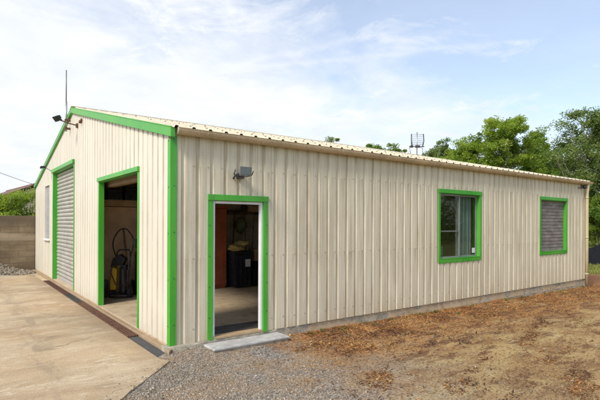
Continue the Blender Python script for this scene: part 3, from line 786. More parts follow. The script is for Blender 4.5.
# ------------------------------------------------------------------ fittings on the building
def floodlight(name, label, loc, rz, tilt, w_, h_, casing, lensm, arm=None):
    t = thing(name, label, 'floodlight', loc, rz)
    Mx = Matrix.Rotation(tilt, 4, 'X')
    m = MB(); m.prism([tuple(Mx @ Vector(p)) for p in ((-w_/2, -.075, -h_/2), (w_/2, -.075, -h_/2), (w_/2, -.075, h_/2), (-w_/2, -.075, h_/2))], tuple(Mx.to_3x3() @ Vector((0, .03, 0))))
    k = len(m.v)   # tapered back
    P = [Mx @ Vector(p) for p in ((-w_/2, -.046, -h_/2), (w_/2, -.046, -h_/2), (w_/2, -.046, h_/2), (-w_/2, -.046, h_/2), (-w_*.3, .03, -h_*.3), (w_*.3, .03, -h_*.3), (w_*.3, .03, h_*.3), (-w_*.3, .03, h_*.3))]
    for f in ((0,1,5,4), (1,2,6,5), (2,3,7,6), (3,0,4,7), (4,5,6,7)): m.face([P[i] for i in f])
    for q in np.linspace(-.25, .25, 5):   # cooling fins
        m.box((q*w_-.003, .0, -h_*.28), (q*w_+.003, .045, h_*.28), 0, Mx)
    m.build('housing', casing, t, bevel=.004)
    m = MB(); m.box((-w_/2+.018, -.0785, -h_/2+.018), (w_/2-.018, -.0755, h_/2-.018), 0, Mx); m.build('lens', lensm, t)
    return t
f1 = floodlight('floodlight', 'grey square floodlight with bluish glass above the open white framed door', (.985, -.16, 2.315), R(-6), R(12), .17, .125, M['grey'], M['lens'])
m = MB(); m.tube([(-.135, -.02, 0), (-.135, .03, -.05), (-.09, .10, -.07), (.09, .10, -.07), (.135, .03, -.05), (.135, -.02, 0)], .008, 6); m.box((-.05, .095, -.10), (.05, .155, -.03)); m.build('bracket', M['darksteel'], f1)
m = MB(); m.tube([(-.09, .15, -.09), (-.13, .06, -.11), (-.12, .0, -.06)], .012, 6); m.build('cable', M['black'], f1)
f2 = floodlight('floodlight', 'black floodlight on a short arm beside the mast near the gable peak', (-.40, 5.55, 3.885), R(-75), R(40), .17, .12, M['black'], M['blackgloss'])
m = MB(); m.tube([(.0, .0, .0), (.03, .07, -.05)], .014, 8); Rz = Matrix.Rotation(R(75), 4, 'Z')
m.tube([tuple(Rz @ Vector(p)) for p in ((.03, 0, -.05), (.22, 0, -.10), (.402, 0, -.13))], .013, 8)
pc = Rz @ Vector((.395, 0, -.13)); m.box(tuple(pc - Vector((.03, .03, .05))), tuple(pc + Vector((.03, .03, .05)))); m.build('arm', M['rust'], f2)
sm = thing('security_light', 'tiny dark lamp on a thin arm beside the left roof verge', 'lamp', (-.23, 8.9, 3.12))
m = MB(); m.box((-.06, -.05, -.03), (.06, .05, .03)); m.box((-.075, -.03, -.045), (-.03, .03, .01)); m.build('housing', M['black'], sm, bevel=.01)
m = MB(); m.tube([(.05, 0, -.01), (.14, .01, -.05), (.232, .03, -.11)], .010, 6); m.box((.215, -.0, -.16), (.23, .06, -.06)); m.build('arm', M['steel'], sm)
mast = thing('antenna_mast', 'thin bare upright mast standing at the gable peak', 'mast', (-.09, 6.40, 3.75))
m = MB(); m.tube([(0, 0, 0), (0, 0, .72)], .022, 8); m.build('socket', M['steel'], mast)
m = MB(); m.tube([(0, 0, .70), (0, 0, 1.46)], .013, 8); m.build('pole', M['grey'], mast)
for z in (.05, .25): m = MB(); m.box((-.03, -.04, z), (.09, .04, z+.04)); m.build('clamp', M['rust'], mast)
sc = thing('security_camera', 'small black dome camera under the gutter beside the downpipe', 'camera', (12.17, -.001, 2.655))
m = MB(); m.tube([(0, 0, 0), (0, -.05, 0)], .05, 12); m.build('base', M['grey'], sc)
m = MB(); m.ball((0, -.085, -.01), .055); m.build('dome', M['blackgloss'], sc)
m = MB(); m.tube([(-.05, -.02, -.01), (-.16, -.012, -.05), (-.22, -.012, -.03)], .012, 6); m.build('cable', M['grey'], sc)

# TV aerial at the far end of the ridge
ta = thing('tv_antenna', 'old rooftop tv aerial with mesh reflector and dark dipoles at the far ridge end', 'aerial', (11.85, 5.62, roofz(5.62)), -YAW)
m = MB(); m.tube([(0, 0, -.03), (0, 0, .90)], .020, 8); m.tube([(.22, .02, -.03), (.22, .02, .30), (.0, .0, .34)], .012, 6); m.build('mast', M['steel'], ta)
m = MB()
for i in range(9): x = -.22 + .055*i; m.tube([(x, .03, .36), (x*.94, .03, .84)], .0045, 5)
for i in range(7): z = .37 + .075*i; m.tube([(-.23, .03, z), (.23, .03, z)], .0045, 5)
m.build('reflector', M['steel'], ta)
for s_ in (-1, 1):
    m = MB(); m.tube([(s_*.20, -.06, .36), (s_*.235, -.10, .55), (s_*.225, -.06, .82)], .020, 6); m.build('dipole', M['darksteel'], ta)
m = MB(); m.box((-.30, -.03, .335), (.27, .0, .365)); m.box((-.06, -.06, .31), (.10, .03, .40)); m.box((-.26, -.06, .31), (-.16, .0, .39)); m.build('boom', M['darksteel'], ta)
m = MB(); m.tube([(-.28, -.02, .33), (-.24, -.02, .02)], .014, 6); m.tube([(-.28, -.02, .33), (-.37, -.02, -.02)], .008, 6); m.build('stay', M['steel'], ta)

# ------------------------------------------------------------------ step, drain
m = MB(); m.box((.455, -.335, -.072), (1.655, -.015, -.040)); ds = m.build('doorstep_slab', M['slabw'], None, bevel=.010, seg=3)
tag(ds, 'pale flat step slab lying in front of the open side door', 'step')
m = MB(); m.box((.475, -.315, -.30), (1.635, -.03, -.073)); m.build('bedding', M['plinth'], ds)
def grate(y0, y1, kind, label, cat, mat):
    t = thing('drain_grate', label, cat, (-.155, y0, -.05))
    x0, x1 = -.076, .078
    if kind == 'bars':
        m = MB()
        for x in np.linspace(x0+.010, x1-.010, 4):
            m = MB(); m.box((x-.010, .0, -.03), (x+.010, y1-y0, .006)); m.build('bar', mat, t, bevel=.002)
        for y in np.arange(.0, y1-y0, .30): m = MB(); m.box((x0, y, -.032), (x1, y+.018, -.002)); m.build('cross_bar', mat, t)
    else:
        m = MB(); m.box((x0, 0, -.03), (x1, y1-y0, .003))
        m.build('plate', mat, t, bevel=.003)
        m = MB()
        for y in np.arange(.04, y1-y0-.03, .06): m.box((x0+.02, y, .0031), (x1-.02, y+.022, .007))
        m.build('treads', mat, t)
    return t
ys_ = [1.03, 2.20, 3.37]
for k, y in enumerate(ys_[:3]):
    g2 = grate(y, y+1.155, 'bars', ['rusty barred drain grate nearest the building corner', 'rusty barred drain grate, middle one of three before the open doorway', 'rusty barred drain grate by the far jamb of the open doorway'][k], 'drain grate', M['rust'])
    g2['group'] = 'rusty drain grates along the gable'
grate(4.56, 5.85, 'plate', 'grey steel drain cover between the open doorway and the roller door', 'drain cover', M['darksteel'])
grate(5.9, 8.8, 'plate', 'long brown rusted drain cover in front of the roller door', 'drain cover', M['rustdark'])
m = MB(); m.box((-.233, -.29, -.22), (-.077, 12.05, -.125)); tag(m.build('drain_channel', M['pit']), kind='structure')
m = MB(); m.prism([(-.233, -.28, -.12), (-.078, -.14, -.12), (-.078, 1.02, -.12), (-.233, 1.02, -.12)], (0, 0, .058)); tag(m.build('tar_strip', M['tar']), kind='structure')
m = MB(); m.box((-.233, 8.82, -.12), (-.078, 12.05, -.066)); tag(m.build('silt_strip', M['pad'] if False else M['slab']), kind='structure')

# ------------------------------------------------------------------ yard wall, house behind, cable, rubble
m = MB(); m.box((-14, 12.10, -.25), (-.006, 12.32, 1.79))
bw = m.build('block_wall', M['block'], None, bevel=.012); tag(bw, 'tall stained concrete block wall joining the far gable corner', 'wall')
hA, hB = Vector((2.78, 34.26)), Vector((2.01, 43.6)); hd = (hA - hB).normalized(); hang = math.atan2(hd.y, hd.x)
hc = hB * .55 + hA * .45
hs = thing('house', 'brown tiled house roof rising behind the block wall', 'house', (hc.x, hc.y, -.25), hang)
hl, hw, hr, he = 6.2, 4.4, 4.65, 2.7     # half length, half width, ridge z, eave z
m = MB(); m.prism([(-hl, -hw+.3, 0), (-hl, hw-.3, 0), (-hl, hw-.3, he), (-hl, 0, hr-.15), (-hl, -hw+.3, he)], (2*hl, 0, 0)); m.build('wall', M['render'], hs)
sl_ = math.atan2(hr-he, hw)
for s_ in (1, -1):
    L_ = math.hypot(hr-he, hw) + .25
    m = MB(); m.box((-hl-.25, 0, -.06), (hl+.25, L_, .06))
    o = m.build('roof', M['tile'], hs); o.location = (0, 0, hr)
    o.rotation_euler = (-sl_, 0, 0) if s_ > 0 else (-sl_, 0, math.pi)
m = MB(); m.tube([(-hl-.25, 0, hr+.05), (hl+.25, 0, hr+.05)], .09, 8); m.build('ridge_tiles', M['tile'], hs)
# an overhead cable between two posts out of the frame / behind the building
p0, p1 = Vector((-6.5, 33, 8.0)), Vector((4.5, 26.5, 3.0))
m = MB(); m.tube([tuple(p0.lerp(p1, t) - Vector((0, 0, 1.3*t*(1-t)))) for t in np.linspace(0, 1, 25)], .014, 5)
tag(m.build('overhead_cable', M['black']), 'thin dark overhead cable sloping down past the shrub to the roof', 'cable')
po = thing('utility_pole', 'wooden utility pole carrying the overhead cable', 'pole', (-6.5, 33, -.25)); m = MB(); m.tube([(0, 0, 0), (0, 0, 8.4)], [.13, .09], 10); m.build('post', M['bark'], po)
m = MB(); m.box((-.6, -.05, 7.9), (.6, .05, 8.0)); m.build('crossarm', M['bark'], po)

ICO = None
def ico():
    t = (1 + 5**.5)/2
    v = np.array([(-1,t,0),(1,t,0),(-1,-t,0),(1,-t,0),(0,-1,t),(0,1,t),(0,-1,-t),(0,1,-t),(t,0,-1),(t,0,1),(-t,0,-1),(-t,0,1)], float)
    v /= np.linalg.norm(v[0])
    f = np.array([(0,11,5),(0,5,1),(0,1,7),(0,7,10),(0,10,11),(1,5,9),(5,11,4),(11,10,2),(10,7,6),(7,1,8),(3,9,4),(3,4,2),(3,2,6),(3,6,8),(3,8,9),(4,9,5),(2,4,11),(6,2,10),(8,6,7),(9,8,1)])
    return v, f
def rotz(n):
    a = rng.uniform(0, 2*np.pi, n); return np.cos(a), np.sin(a)
def stones(name, P, S, mat, tint, parent=None, flat=(.5, .9)):
    v, f = ico(); n = len(P)
    v8 = v[None] * (1 + rng.uniform(-.28, .28, (n, 12, 1)))
    sc = np.stack([S, S*rng.uniform(.6, 1, n), S*rng.uniform(*flat, n)], -1)
    v8 = v8 * sc[:, None]
    c, s = rotz(n); x = v8[..., 0]*c[:, None] - v8[..., 1]*s[:, None]; y = v8[..., 0]*s[:, None] + v8[..., 1]*c[:, None]
    V = np.stack([x, y, v8[..., 2]], -1) + P[:, None]
    F = f[None] + (np.arange(n)*12)[:, None, None]
    return np_mesh(name, V.reshape(-1, 3), F.reshape(-1, 3), mat, parent, np.repeat(tint, 12))
# rubble heap against the block wall
n = 4200
hx = rng.normal(-1.55, .62, n); hy = rng.uniform(10.75, 12.06, n)
def heapz(x, y): return .52 * np.exp(-((x + 1.7)/.85)**2) * np.clip((y - 10.55)/1.1, 0, 1)
m = MB(); gxs = np.linspace(-4, -.15, 40); gys = np.linspace(10.5, 12.098, 18)
for i in range(39):
    for j in range(17):
        q = []
        for a, b in ((i, j), (i+1, j), (i+1, j+1), (i, j+1)):
            x, y = gxs[a], gys[b]; q.append((x, y, pz - .012 + float(heapz(x, y)) + .035*mnoise.noise(Vector((x*4, y*4, 0))) * min(1, float(heapz(x, y))*12)))
        m.face(q, 0, True)
rb = m.build('rubble_heap', M['plinth']); tag(rb, 'low heap of grey rubble and gravel against the block wall', 'rubble')
stones('rubble_stones', np.stack([hx, hy, pz + heapz(hx, hy) + .0], -1)[heapz(hx, hy) > .01], rng.gamma(2.2, .010, n)[heapz(hx, hy) > .01] + .008, M['stone'], np.clip(rng.normal(.45, .2, n), 0, .85)[heapz(hx, hy) > .01], rb)['kind'] = 'stuff'

# ------------------------------------------------------------------ loose stones, leaves and straw on the ground
def yard(x, y):   # inside the concrete yard?
    return (x < -.06) & ((y + .42) > (x + .17) * (5.6/5.2) + .02)
def vnoise(x, y, s, o): return np.array([mnoise.noise(Vector((a*s, b*s, o))) for a, b in zip(x, y)])
def scatter(n, xr, yr):
    x = rng.uniform(*xr, n); y = rng.uniform(*yr, n)
    d = np.hypot(x - CAM.x, y - CAM.y); k = rng.uniform(0, 1, n) < np.minimum(1, (5.0/d)**1.6)
    k &= (y < -.02) & ~yard(x, y); return x[k], y[k]
step_ = lambda x, y: (x > .42) & (x < 1.69) & (y > -.37)
x, y = scatter(280000, (-4, 5.5), (-5, 0))
gm = 1.35 + .32*y - x + 1.7*vnoise(x, y, .9, 2) + .8*vnoise(x, y, 2.6, 12)
k = (rng.uniform(0, 1, len(x)) < np.clip(.42 + gm*.5, .03, .95)) & ~step_(x, y); x, y = x[k], y[k]
gzv = ground_z(x, y)
q = rng.uniform(0, 1, 700)**.9; off = np.abs(rng.exponential(.16, 700)); ex = -.17 - 5.2*q; ey = -.42 - 5.6*q
x = np.concatenate([x, ex - off*.73]); y = np.concatenate([y, ey + off*.68]); gzv = np.concatenate([gzv, np.full(700, pz)])
kk = ~((x > -.245) & (x < 0) & (gzv == pz)); x, y, gzv = x[kk], y[kk], gzv[kk]
S = np.clip(rng.gamma(2.2, .0019, len(x)) + .0020, .002, .020)
tn = np.clip(rng.normal(.40, .22, len(x)), 0, .9); br = rng.uniform(0, 1, len(x)) < .16 + .35*np.clip(vnoise(x, y, 1.5, 40)*2, 0, 1); tn[br] = rng.uniform(.93, 1, br.sum())
tag(stones('gravel', np.stack([x, y, gzv + S*.15], -1), S, M['stone'], tn), kind='stuff')
def flakes(name, x, y, S, mat, tint, lift):
    n = len(x); base = np.array([(-1, 0, 0), (-.2, -.45, .12), (1, 0, .05), (-.1, .45, .18)])
    v = base[None] * S[:, None, None] * np.stack([np.ones(n), rng.uniform(.6, 1.3, n), rng.uniform(-1, 2, n)], -1)[:, None]
    c, s = rotz(n); t = rng.normal(0, .35, n)
    X = v[..., 0]; Y = v[..., 1]; Z = v[..., 2] + X*np.sin(t)[:, None]
    V = np.stack([X*c[:, None] - Y*s[:, None] + x[:, None], X*s[:, None] + Y*c[:, None] + y[:, None], Z - Z.min(1)[:, None] + (ground_z(x, y) + lift)[:, None]], -1)
    F = np.arange(4*n).reshape(n, 4)
    return np_mesh(name, V.reshape(-1, 3), F, mat, None, np.repeat(tint, 4))
x, y = scatter(430000, (.8, 13.5), (-4.8, 0))
near = np.clip(1.0 + y/1.5, 0, 1)
ca, sa = math.cos(.35), math.sin(.35); xr, yr = x*ca + y*sa, -x*sa + y*ca
pa = vnoise(xr*.55, yr*1.5, 1.5, 8) + .6*vnoise(xr, yr*1.6, 3.3, 18)
pr = np.clip(near*1.15 + pa*1.25 - .22, 0, 1) * np.clip((x - 1.25 + .7*pa)/.9, 0, 1)
k = (rng.uniform(0, 1, len(x)) < np.maximum(pr*1.25, .05)) & ~step_(x, y); x, y, pa, near = x[k], y[k], pa[k], near[k]
tone = np.clip(rng.normal(.36, .22, len(x)) + near*.20 + vnoise(x, y, 1.0, 30)*.75, 0, 1)
tag(flakes('leaf_litter', x, y, rng.gamma(3, .0028, len(x)) + .004, M['leaflitter'], tone, .003), kind='stuff')
# dry grass blades lying and standing
x, y = scatter(90000, (.5, 15), (-5, 0))
pn = vnoise(x, y, .8, 14); k = rng.uniform(0, 1, len(x)) < np.clip(.30 + pn*1.3 - np.clip(1.6-x, 0, 1), .03, 1); x, y = x[k], y[k]; n = len(x)
Lb = rng.uniform(.012, .042, n); c, s = rotz(n); up = np.clip(rng.normal(.2, .25, n), .02, 1); wd = .0009 + Lb*.016
zb = ground_z(x, y)
p0 = np.stack([x, y, zb + .002], -1); dr_ = np.stack([c, s, up], -1)*Lb[:, None]; sd_ = np.stack([-s, c, np.zeros(n)], -1)*wd[:, None]
V = np.stack([p0 - sd_, p0 + sd_, p0 + dr_*.6 + sd_*.7 + [0, 0, .004], p0 + dr_], 1)
tag(np_mesh('dry_grass', V.reshape(-1, 3), np.arange(4*n).reshape(n, 4), M['straw'], None, np.repeat(np.clip(rng.normal(.55, .25, n), 0, .95), 4)), kind='stuff')
# short grass past the end of the building
n = 60000; x = rng.uniform(15.5, 34, n); y = rng.uniform(-8, 7, n); k = x + np.maximum(-y, 0)*.5 + vnoise(x, y, .5, 3)*1.2 > 16.5; x, y = x[k], y[k]; n = len(x)
Lb = rng.uniform(.04, .13, n); c, s = rotz(n); zb = ground_z(x, y); p0 = np.stack([x, y, zb - .01], -1)
dr_ = np.stack([c*.4, s*.4, np.ones(n)], -1)*Lb[:, None]; sd_ = np.stack([-s, c, np.zeros(n)], -1)*.012
V = np.stack([p0 - sd_, p0 + sd_, p0 + dr_*.6 + sd_*.7, p0 + dr_], 1)
M['grassb'] = tinted('lawn_blade', [(0, (.10, .14, .03)), (.6, (.22, .24, .06)), (1, (.36, .31, .12))], .7, .3)
tag(np_mesh('grass', V.reshape(-1, 3), np.arange(4*n).reshape(n, 4), M['grassb'], None, np.repeat(np.clip(rng.normal(.5, .25, n), 0, 1), 4)), kind='stuff')

# ------------------------------------------------------------------ trees
def leaf_cloud(name, C, Rc, n_per, size, mat, parent, tb, up=.5):
    n_per = int(n_per * 2.6); size = size * .62; Rc = Rc * 1.5
    nC = len(C); n = nC*n_per
    P = np.repeat(C, n_per, 0); rr = np.repeat(Rc, n_per)
    d = rng.normal(0, 1, (n, 3)); d /= np.linalg.norm(d, axis=1)[:, None]; q = rng.uniform(0, 1, n)**.55
    P = P + d*(q*rr)[:, None]*np.array([1, 1, .72])
    nrm = rng.normal(0, 1, (n, 3)); nrm[:, 2] = np.abs(nrm[:, 2]) + up; nrm /= np.linalg.norm(nrm, axis=1)[:, None]
    a = np.cross(nrm, rng.normal(0, 1, (n, 3))); a /= np.linalg.norm(a, axis=1)[:, None]; b = np.cross(nrm, a)
    S = size*rng.uniform(.6, 1.35, n)[:, None]
    V = np.stack([P - a*S, P - b*S*.5 + nrm*S*.10, P + a*S - nrm*S*.25, P + b*S*.5 + nrm*S*.10], 1)
    tint = np.clip(np.repeat(tb, n_per) + rng.normal(0, .13, n), 0, 1)
    return np_mesh(name, V.reshape(-1, 3), np.arange(4*n).reshape(n, 4), mat, parent, np.repeat(tint, 4))
def tree(name, label, base, h, r, zc0, nl, nsub, leaves, lsize, leafm, barkm, clump=.5, group=None, tr=.12, lobes=None, cat='tree', stems=1, seed=0):
    """trunk, limbs that end in clumps of leaves; lobes: (dx,dy,dz,rx,rz) ellipsoids of the crown relative to base"""
    rr = random.Random(seed + 11)
    t = thing(name, label, cat, base, 0, group)
    lobes = lobes or [(0, 0, (h + zc0)/2, r, (h - zc0)/2)]
    m = MB(); C = []; Rs = []; tb = []
    for st in range(stems):
        ox, oy = (rr.uniform(-.3, .3)*stems*.4, rr.uniform(-.3, .3)*stems*.4) if stems > 1 else (0, 0)
        top = h*.86; pts = []; rad = []
        for k in range(9):
            q = k/8; pts.append((ox*(.4 + q*1.8) + .10*h*.16*mnoise.noise(Vector((q*3, seed, st))), oy*(.4+q*1.8) + .10*h*.16*mnoise.noise(Vector((seed, q*3, st+5))), top*q)); rad.append(tr*(1 - q*.88)*(1 if stems == 1 else .7))
        m.tube(pts, rad, 7)
        vol = [l[3]**2*l[4] for l in lobes]
        for i in range(nl // stems):
            l = rr.choices(lobes, vol)[0]
            while True:
                d = Vector((rr.uniform(-1, 1), rr.uniform(-1, 1), rr.uniform(-1, 1)))
                if .30 < d.length < 1: break
            e_ = Vector((l[0] + d.x*l[3], l[1] + d.y*l[3], l[2] + d.z*l[4]))
            q = max(.25, min(.97, (e_.z/top)*rr.uniform(.60, .85))); kk = q*8; k0 = min(7, int(kk))
            s0 = Vector(pts[k0]).lerp(Vector(pts[k0+1]), kk - k0); mid = s0.lerp(e_, .5) + Vector((0, 0, -.06*h*rr.random() + .02*h))
            r0 = max(.014, tr*(1-q*.85)*.45)
            m.tube([tuple(s0), tuple(mid), tuple(e_)], [r0, r0*.6, r0*.2], 5, cap=False)
            tone = rr.gauss(.5, .2)
            for s_ in range(nsub):
                o_ = Vector((rr.gauss(0, 1), rr.gauss(0, 1), rr.gauss(0, .7)))*clump*.75
                m.tube([tuple(mid.lerp(e_, rr.uniform(.3, 1))), tuple(e_ + o_)], [r0*.25, r0*.1], 4, cap=False)
                C.append(tuple(e_ + o_)); Rs.append(clump*rr.uniform(.35, .85)); tb.append(tone + rr.gauss(0, .08))
    m.build('trunk', barkm, t)
    leaf_cloud('crown', np.array(C), np.array(Rs), leaves, lsize, leafm, t, np.array(tb))
    return t
G0 = -.25
def at(px, D, dz=0):
    p = CAM + (FW + RT*((px-300)/461.84))*D; return (p.x, p.y, G0)
gT = 'trees standing behind the building'
def cl(dx):  # offset sideways as seen in the photo: metres along the view's right
    return RT.x*dx, RT.y*dx
def lob(dx, dz, rx, rz_): a, b = cl(dx); return (a, b, dz - G0, rx, rz_)
tree('broadleaf_tree', 'tallest yellow green tree with airy domed crown and bare fork showing behind the roof', at(501, 32), 9.4, 2.7, 4, 70, 5, 34, .115, M['leaf_light'], M['bark'], .40, gT, .17,
     [lob(0, 7.15, 1.95, 1.75), lob(-.1, 7.9, 1.2, 1.0), lob(-1.7, 5.9, 1.0, .9), lob(1.7, 6.1, 1.1, 1.2), lob(-1.9, 4.9, 1.0, .7), lob(1.8, 4.9, 1.0, .8)], seed=1)
tree('broadleaf_tree', 'mid green rounded tree between the tall airy tree and the gappy tree at right', at(540, 35), 8.6, 1.7, 3, 52, 5, 66, .125, M['leaf_mid'], M['bark'], .50, gT, .14,
     [lob(.1, 7.3, .85, 1.05), lob(-.3, 6.1, 1.25, 1.1), lob(.7, 5.2, 1.3, 1.2)], seed=2)
tree('broadleaf_tree', 'tall dark grey green tree at the right with open crown and pale branches', at(580, 28), 8.7, 2.3, 2.6, 64, 5, 30, .105, M['leaf_dark'], M['barkpale'], .46, gT, .12,
     [lob(-.5, 7.5, .75, 1.0), lob(.9, 7.2, 1.1, 1.1), lob(-1.2, 6.2, .7, .8), lob(.2, 5.6, 1.9, 1.2), lob(.3, 4.2, 1.9, 1.0)], seed=3, stems=2)
tree('broadleaf_tree', 'dark open tree at the right edge of the picture', at(616, 27), 8.6, 2.0, 2.4, 48, 5, 44, .10, M['leaf_dark'], M['barkpale'], .50, gT, .13, [lob(0, 6.9, 1.5, 1.5), lob(-.4, 4.8, 1.9, 1.4)], seed=4)
tree('broadleaf_tree', 'small round topped light green tree left of the tallest tree', at(463, 33), 7.6, 1.2, 3, 36, 5, 60, .115, M['leaf_light'], M['bark'], .42, gT, .11, [lob(0, 6.9, .7, .6), lob(.5, 6.1, 1.4, .85), lob(-.5, 5.4, 1.3, .8)], seed=5)
for k, (px, D_, h, lab) in enumerate(((440, 36, 8.55, 'dark green pointed tree right beside the tv aerial'), (452, 37, 8.1, 'lower dark green tree just right of the pointed one behind the roof'), (428, 37, 8.0, 'small dark green tree partly hidden behind the tv aerial'))):
    tree('broadleaf_tree', lab, at(px, D_), h, 1.2, 3, 34, 5, 46, .11, M['leaf_dark'], M['bark'], .34, gT, .10, [lob(-.15, h-.9, .34, .75), lob(.35, h-1.5, .55, .7), lob(-.5, h-1.6, .5, .5), lob(0, h-2.6, 1.2, .9)], seed=60+k)
tree('broadleaf_tree', 'grey green tree top poking above the roof, nearest the gable', at(331, 40), 9.25, .95, 4, 26, 4, 42, .12, M['leaf_dark'], M['bark'], .36, gT, .12, [lob(0, 8.6, .75, .55), lob(.1, 7.3, 1.2, .9)], seed=6)
tree('broadleaf_tree', 'pale green bushy tree top above the middle of the roof, left of its lower neighbour', at(373, 38), 8.25, 1.0, 4, 30, 4, 48, .12, M['leaf_mid'], M['bark'], .38, gT, .12, [lob(0, 7.7, .62, .42), lob(.1, 6.7, 1.3, .8)], seed=7)
tree('broadleaf_tree', 'low green tree top just left of the tv aerial', at(392, 38), 7.85, 1.0, 4, 30, 4, 48, .12, M['leaf_mid'], M['bark'], .38, gT, .12, [lob(0, 7.4, .70, .35), lob(0, 6.5, 1.3, .8)], seed=8)
tree('broadleaf_tree', 'broad tree added out of view past the building end for the window reflection', (34, -16, G0), 9, 3, 2, 60, 5, 60, .14, M['leaf_mid'], M['bark'], .7, gT, .2, seed=9)  # unseen tree added so the window glass has something dark to reflect
tree('broadleaf_tree', 'bushy tree added out of view past the building end for the window reflection', (27, -24, G0), 8, 3, 2, 60, 5, 60, .14, M['leaf_dark'], M['bark'], .7, gT, .2, seed=10)  # second out-of-view tree added for the glass to mirror
# shrubs past the far corner
gS = 'shrubs on the lawn beyond the building'
for k, (px, D_, h, r, lm_, lab) in enumerate(((599, 27, 3.5, 1.15, 'leaf_light', 'tall yellow green shrub beside the downpipe corner'), (622, 26, 3.6, 1.6, 'leaf_mid', 'wide mid green shrub at the right edge behind the lawn'),
        (588, 31, 3.2, 1.7, 'leaf_dark', 'dark shrub behind the yellow green shrub near the downpipe'), (655, 26, 3.4, 1.8, 'leaf_mid', 'leafy shrub far out on the lawn edge at right'))):
    tree('shrub', lab, at(px, D_), h, r, .25, 44, 5, 60, .06 if D_ < 25 else .09, M[lm_], M['bark'], .36, gS, .06, [lob(0, h*.58, r, h*.34)], 'shrub', 3, 20 + k)
tree('shrub', 'bright yellow green shrub showing above the block wall', (-.42, 13.9, -.2), 3.15, 1.0, .6, 66, 5, 50, .062, M['leaf_light'], M['bark'], .26, None, .05,
     [lob(-.1, 2.2, .50, .70), lob(-.6, 1.95, .55, .6), lob(.55, 1.95, .55, .42), lob(-.1, 1.2, 1.2, .8)], 'shrub', 3, 30)
tree('shrub', 'lower green shrub behind the block wall at the left edge', (-2.1, 14.3, -.2), 2.95, 1.0, .6, 50, 5, 56, .055, M['leaf_mid'], M['bark'], .28, None, .05, None, 'shrub', 3, 36)
# far hedge and wood that read as one mass
n = 1500; px_ = rng.uniform(-.9, 1.6, n); D_ = rng.uniform(60, 74, n); hh = rng.uniform(0, 1, n)**.8
C = np.stack([CAM.x + (FW.x + RT.x*px_)*D_, CAM.y + (FW.y + RT.y*px_)*D_, G0 + hh*(3.0 + 1.3*np.sin(px_*9) + .8*np.sin(px_*23))], -1)
hg = leaf_cloud('far_hedgerow', C, rng.uniform(.6, 1.2, n), 26, .30, M['leaf_dark'], None, np.clip(rng.normal(.45, .2, n), 0, 1)); tag(hg, kind='stuff')
n = 900; t_ = rng.uniform(0, 1, n); C = np.stack([40 + t_*-0 + rng.uniform(-3, 3, n), -45 + t_*60, G0 + rng.uniform(0, 1, n)*4.2], -1)
hg = leaf_cloud('hedge', C, rng.uniform(.6, 1.2, n), 30, .20, M['leaf_mid'], None, np.clip(rng.normal(.45, .2, n), 0, 1)); tag(hg, kind='stuff')
# black sheeting heap on the lawn
b = at(605, 21.5); hp = MB(); nu, nv = 40, 16
def tz(u, v):
    r_ = (u*u + v*v)**.5; return max(0, 1 - r_**2.2) * (1.0 + .22*mnoise.noise(Vector((u*3, v*3, 2))) + .16*mnoise.noise(Vector((u*8, v*8, 2))))
gu = np.linspace(-1, 1, 41); gvv = np.linspace(-1, 1, 25)
for i in range(40):
    for j in range(24):
        hp.face([(gu[a]*1.3, gvv[c_]*.9, tz(gu[a], gvv[c_])*.86 - .02) for a, c_ in ((i, j), (i+1, j), (i+1, j+1), (i, j+1))], 0, True)
th = hp.build('tarpaulin_heap', M['tarp'], None, loc=(b[0], b[1], G0)); th.rotation_euler.z = -YAW
tag(th, 'low heap under black plastic sheeting on the lawn past the downpipe', 'tarpaulin')

# ------------------------------------------------------------------ things inside
# pressure washer on its trolley, seen through the gable doorway
pw = thing('pressure_washer', 'black and yellow pressure washer on a wheeled trolley inside the gable doorway', 'pressure washer', (.60, 4.30, 0), R(-35))
m = MB()
for s_ in (-1, 1): m.tube([(s_*.15, .02, .10), (s_*.15, .10, .55), (s_*.14, .16, .95)], .014, 8)
m.tube([(-.14, .16, .95), (-.10, .19, 1.0), (.10, .19, 1.0), (.14, .16, .95)], .016, 8); m.tube([(-.2, .0, .115), (.2, .0, .115)], .012, 8); m.box((-.17, -.16, .05), (.17, .06, .08)); m.build('frame', M['darksteel'], pw)
for s_ in (-1, 1):
    m = MB(); m.tube([(s_*.19 - .03, 0, .118), (s_*.19 + .03, 0, .118)], .118, 20); m.tube([(s_*.19 - .034, 0, .118), (s_*.19 + .034, 0, .118)], .05, 14, 0)
    wo_ = m.build('wheel', M['rubber'], pw); m = MB(); m.tube([(s_*.19-.037, 0, .118), (s_*.19+.037, 0, .118)], .032, 12); m.build('hub', M['grey'], wo_)
m = MB(); m.tube([(.06, -.06, .08), (.06, -.06, .16), (.06, -.06, .60), (.06, -.06, .66)], [.06, .07, .07, .05], 16); m.build('motor', M['black'], pw)
m = MB(); m.prism([(-.19, -.14, .18), (-.07, -.14, .18), (-.05, -.14, .62), (-.15, -.14, .66)], (0, .16, 0)); m.build('tank', M['yellow'], pw, bevel=.02, seg=3)
m = MB(); m.prism([(-.18, -.12, .66), (.06, -.12, .70), (.12, -.12, .82), (.0, -.12, .92), (-.13, -.12, .84)], (0, .2, 0)); m.box((.02, -.10, .58), (.13, .04, .70)); m.tube([(-.1, -.12, .8), (-.16, -.16, .55), (-.05, -.18, .3), (.12, -.16, .25)], .012, 6); m.build('head', M['black'], pw, bevel=.02, seg=3)
m = MB(); pts = [(-.10, .0, .86), (-.16, -.02, 1.05), (-.14, -.03, 1.25), (-.03, -.02, 1.42), (.10, .0, 1.45), (.20, .02, 1.33), (.27, .04, 1.18), (.30, .05, 1.02)]
sp = []
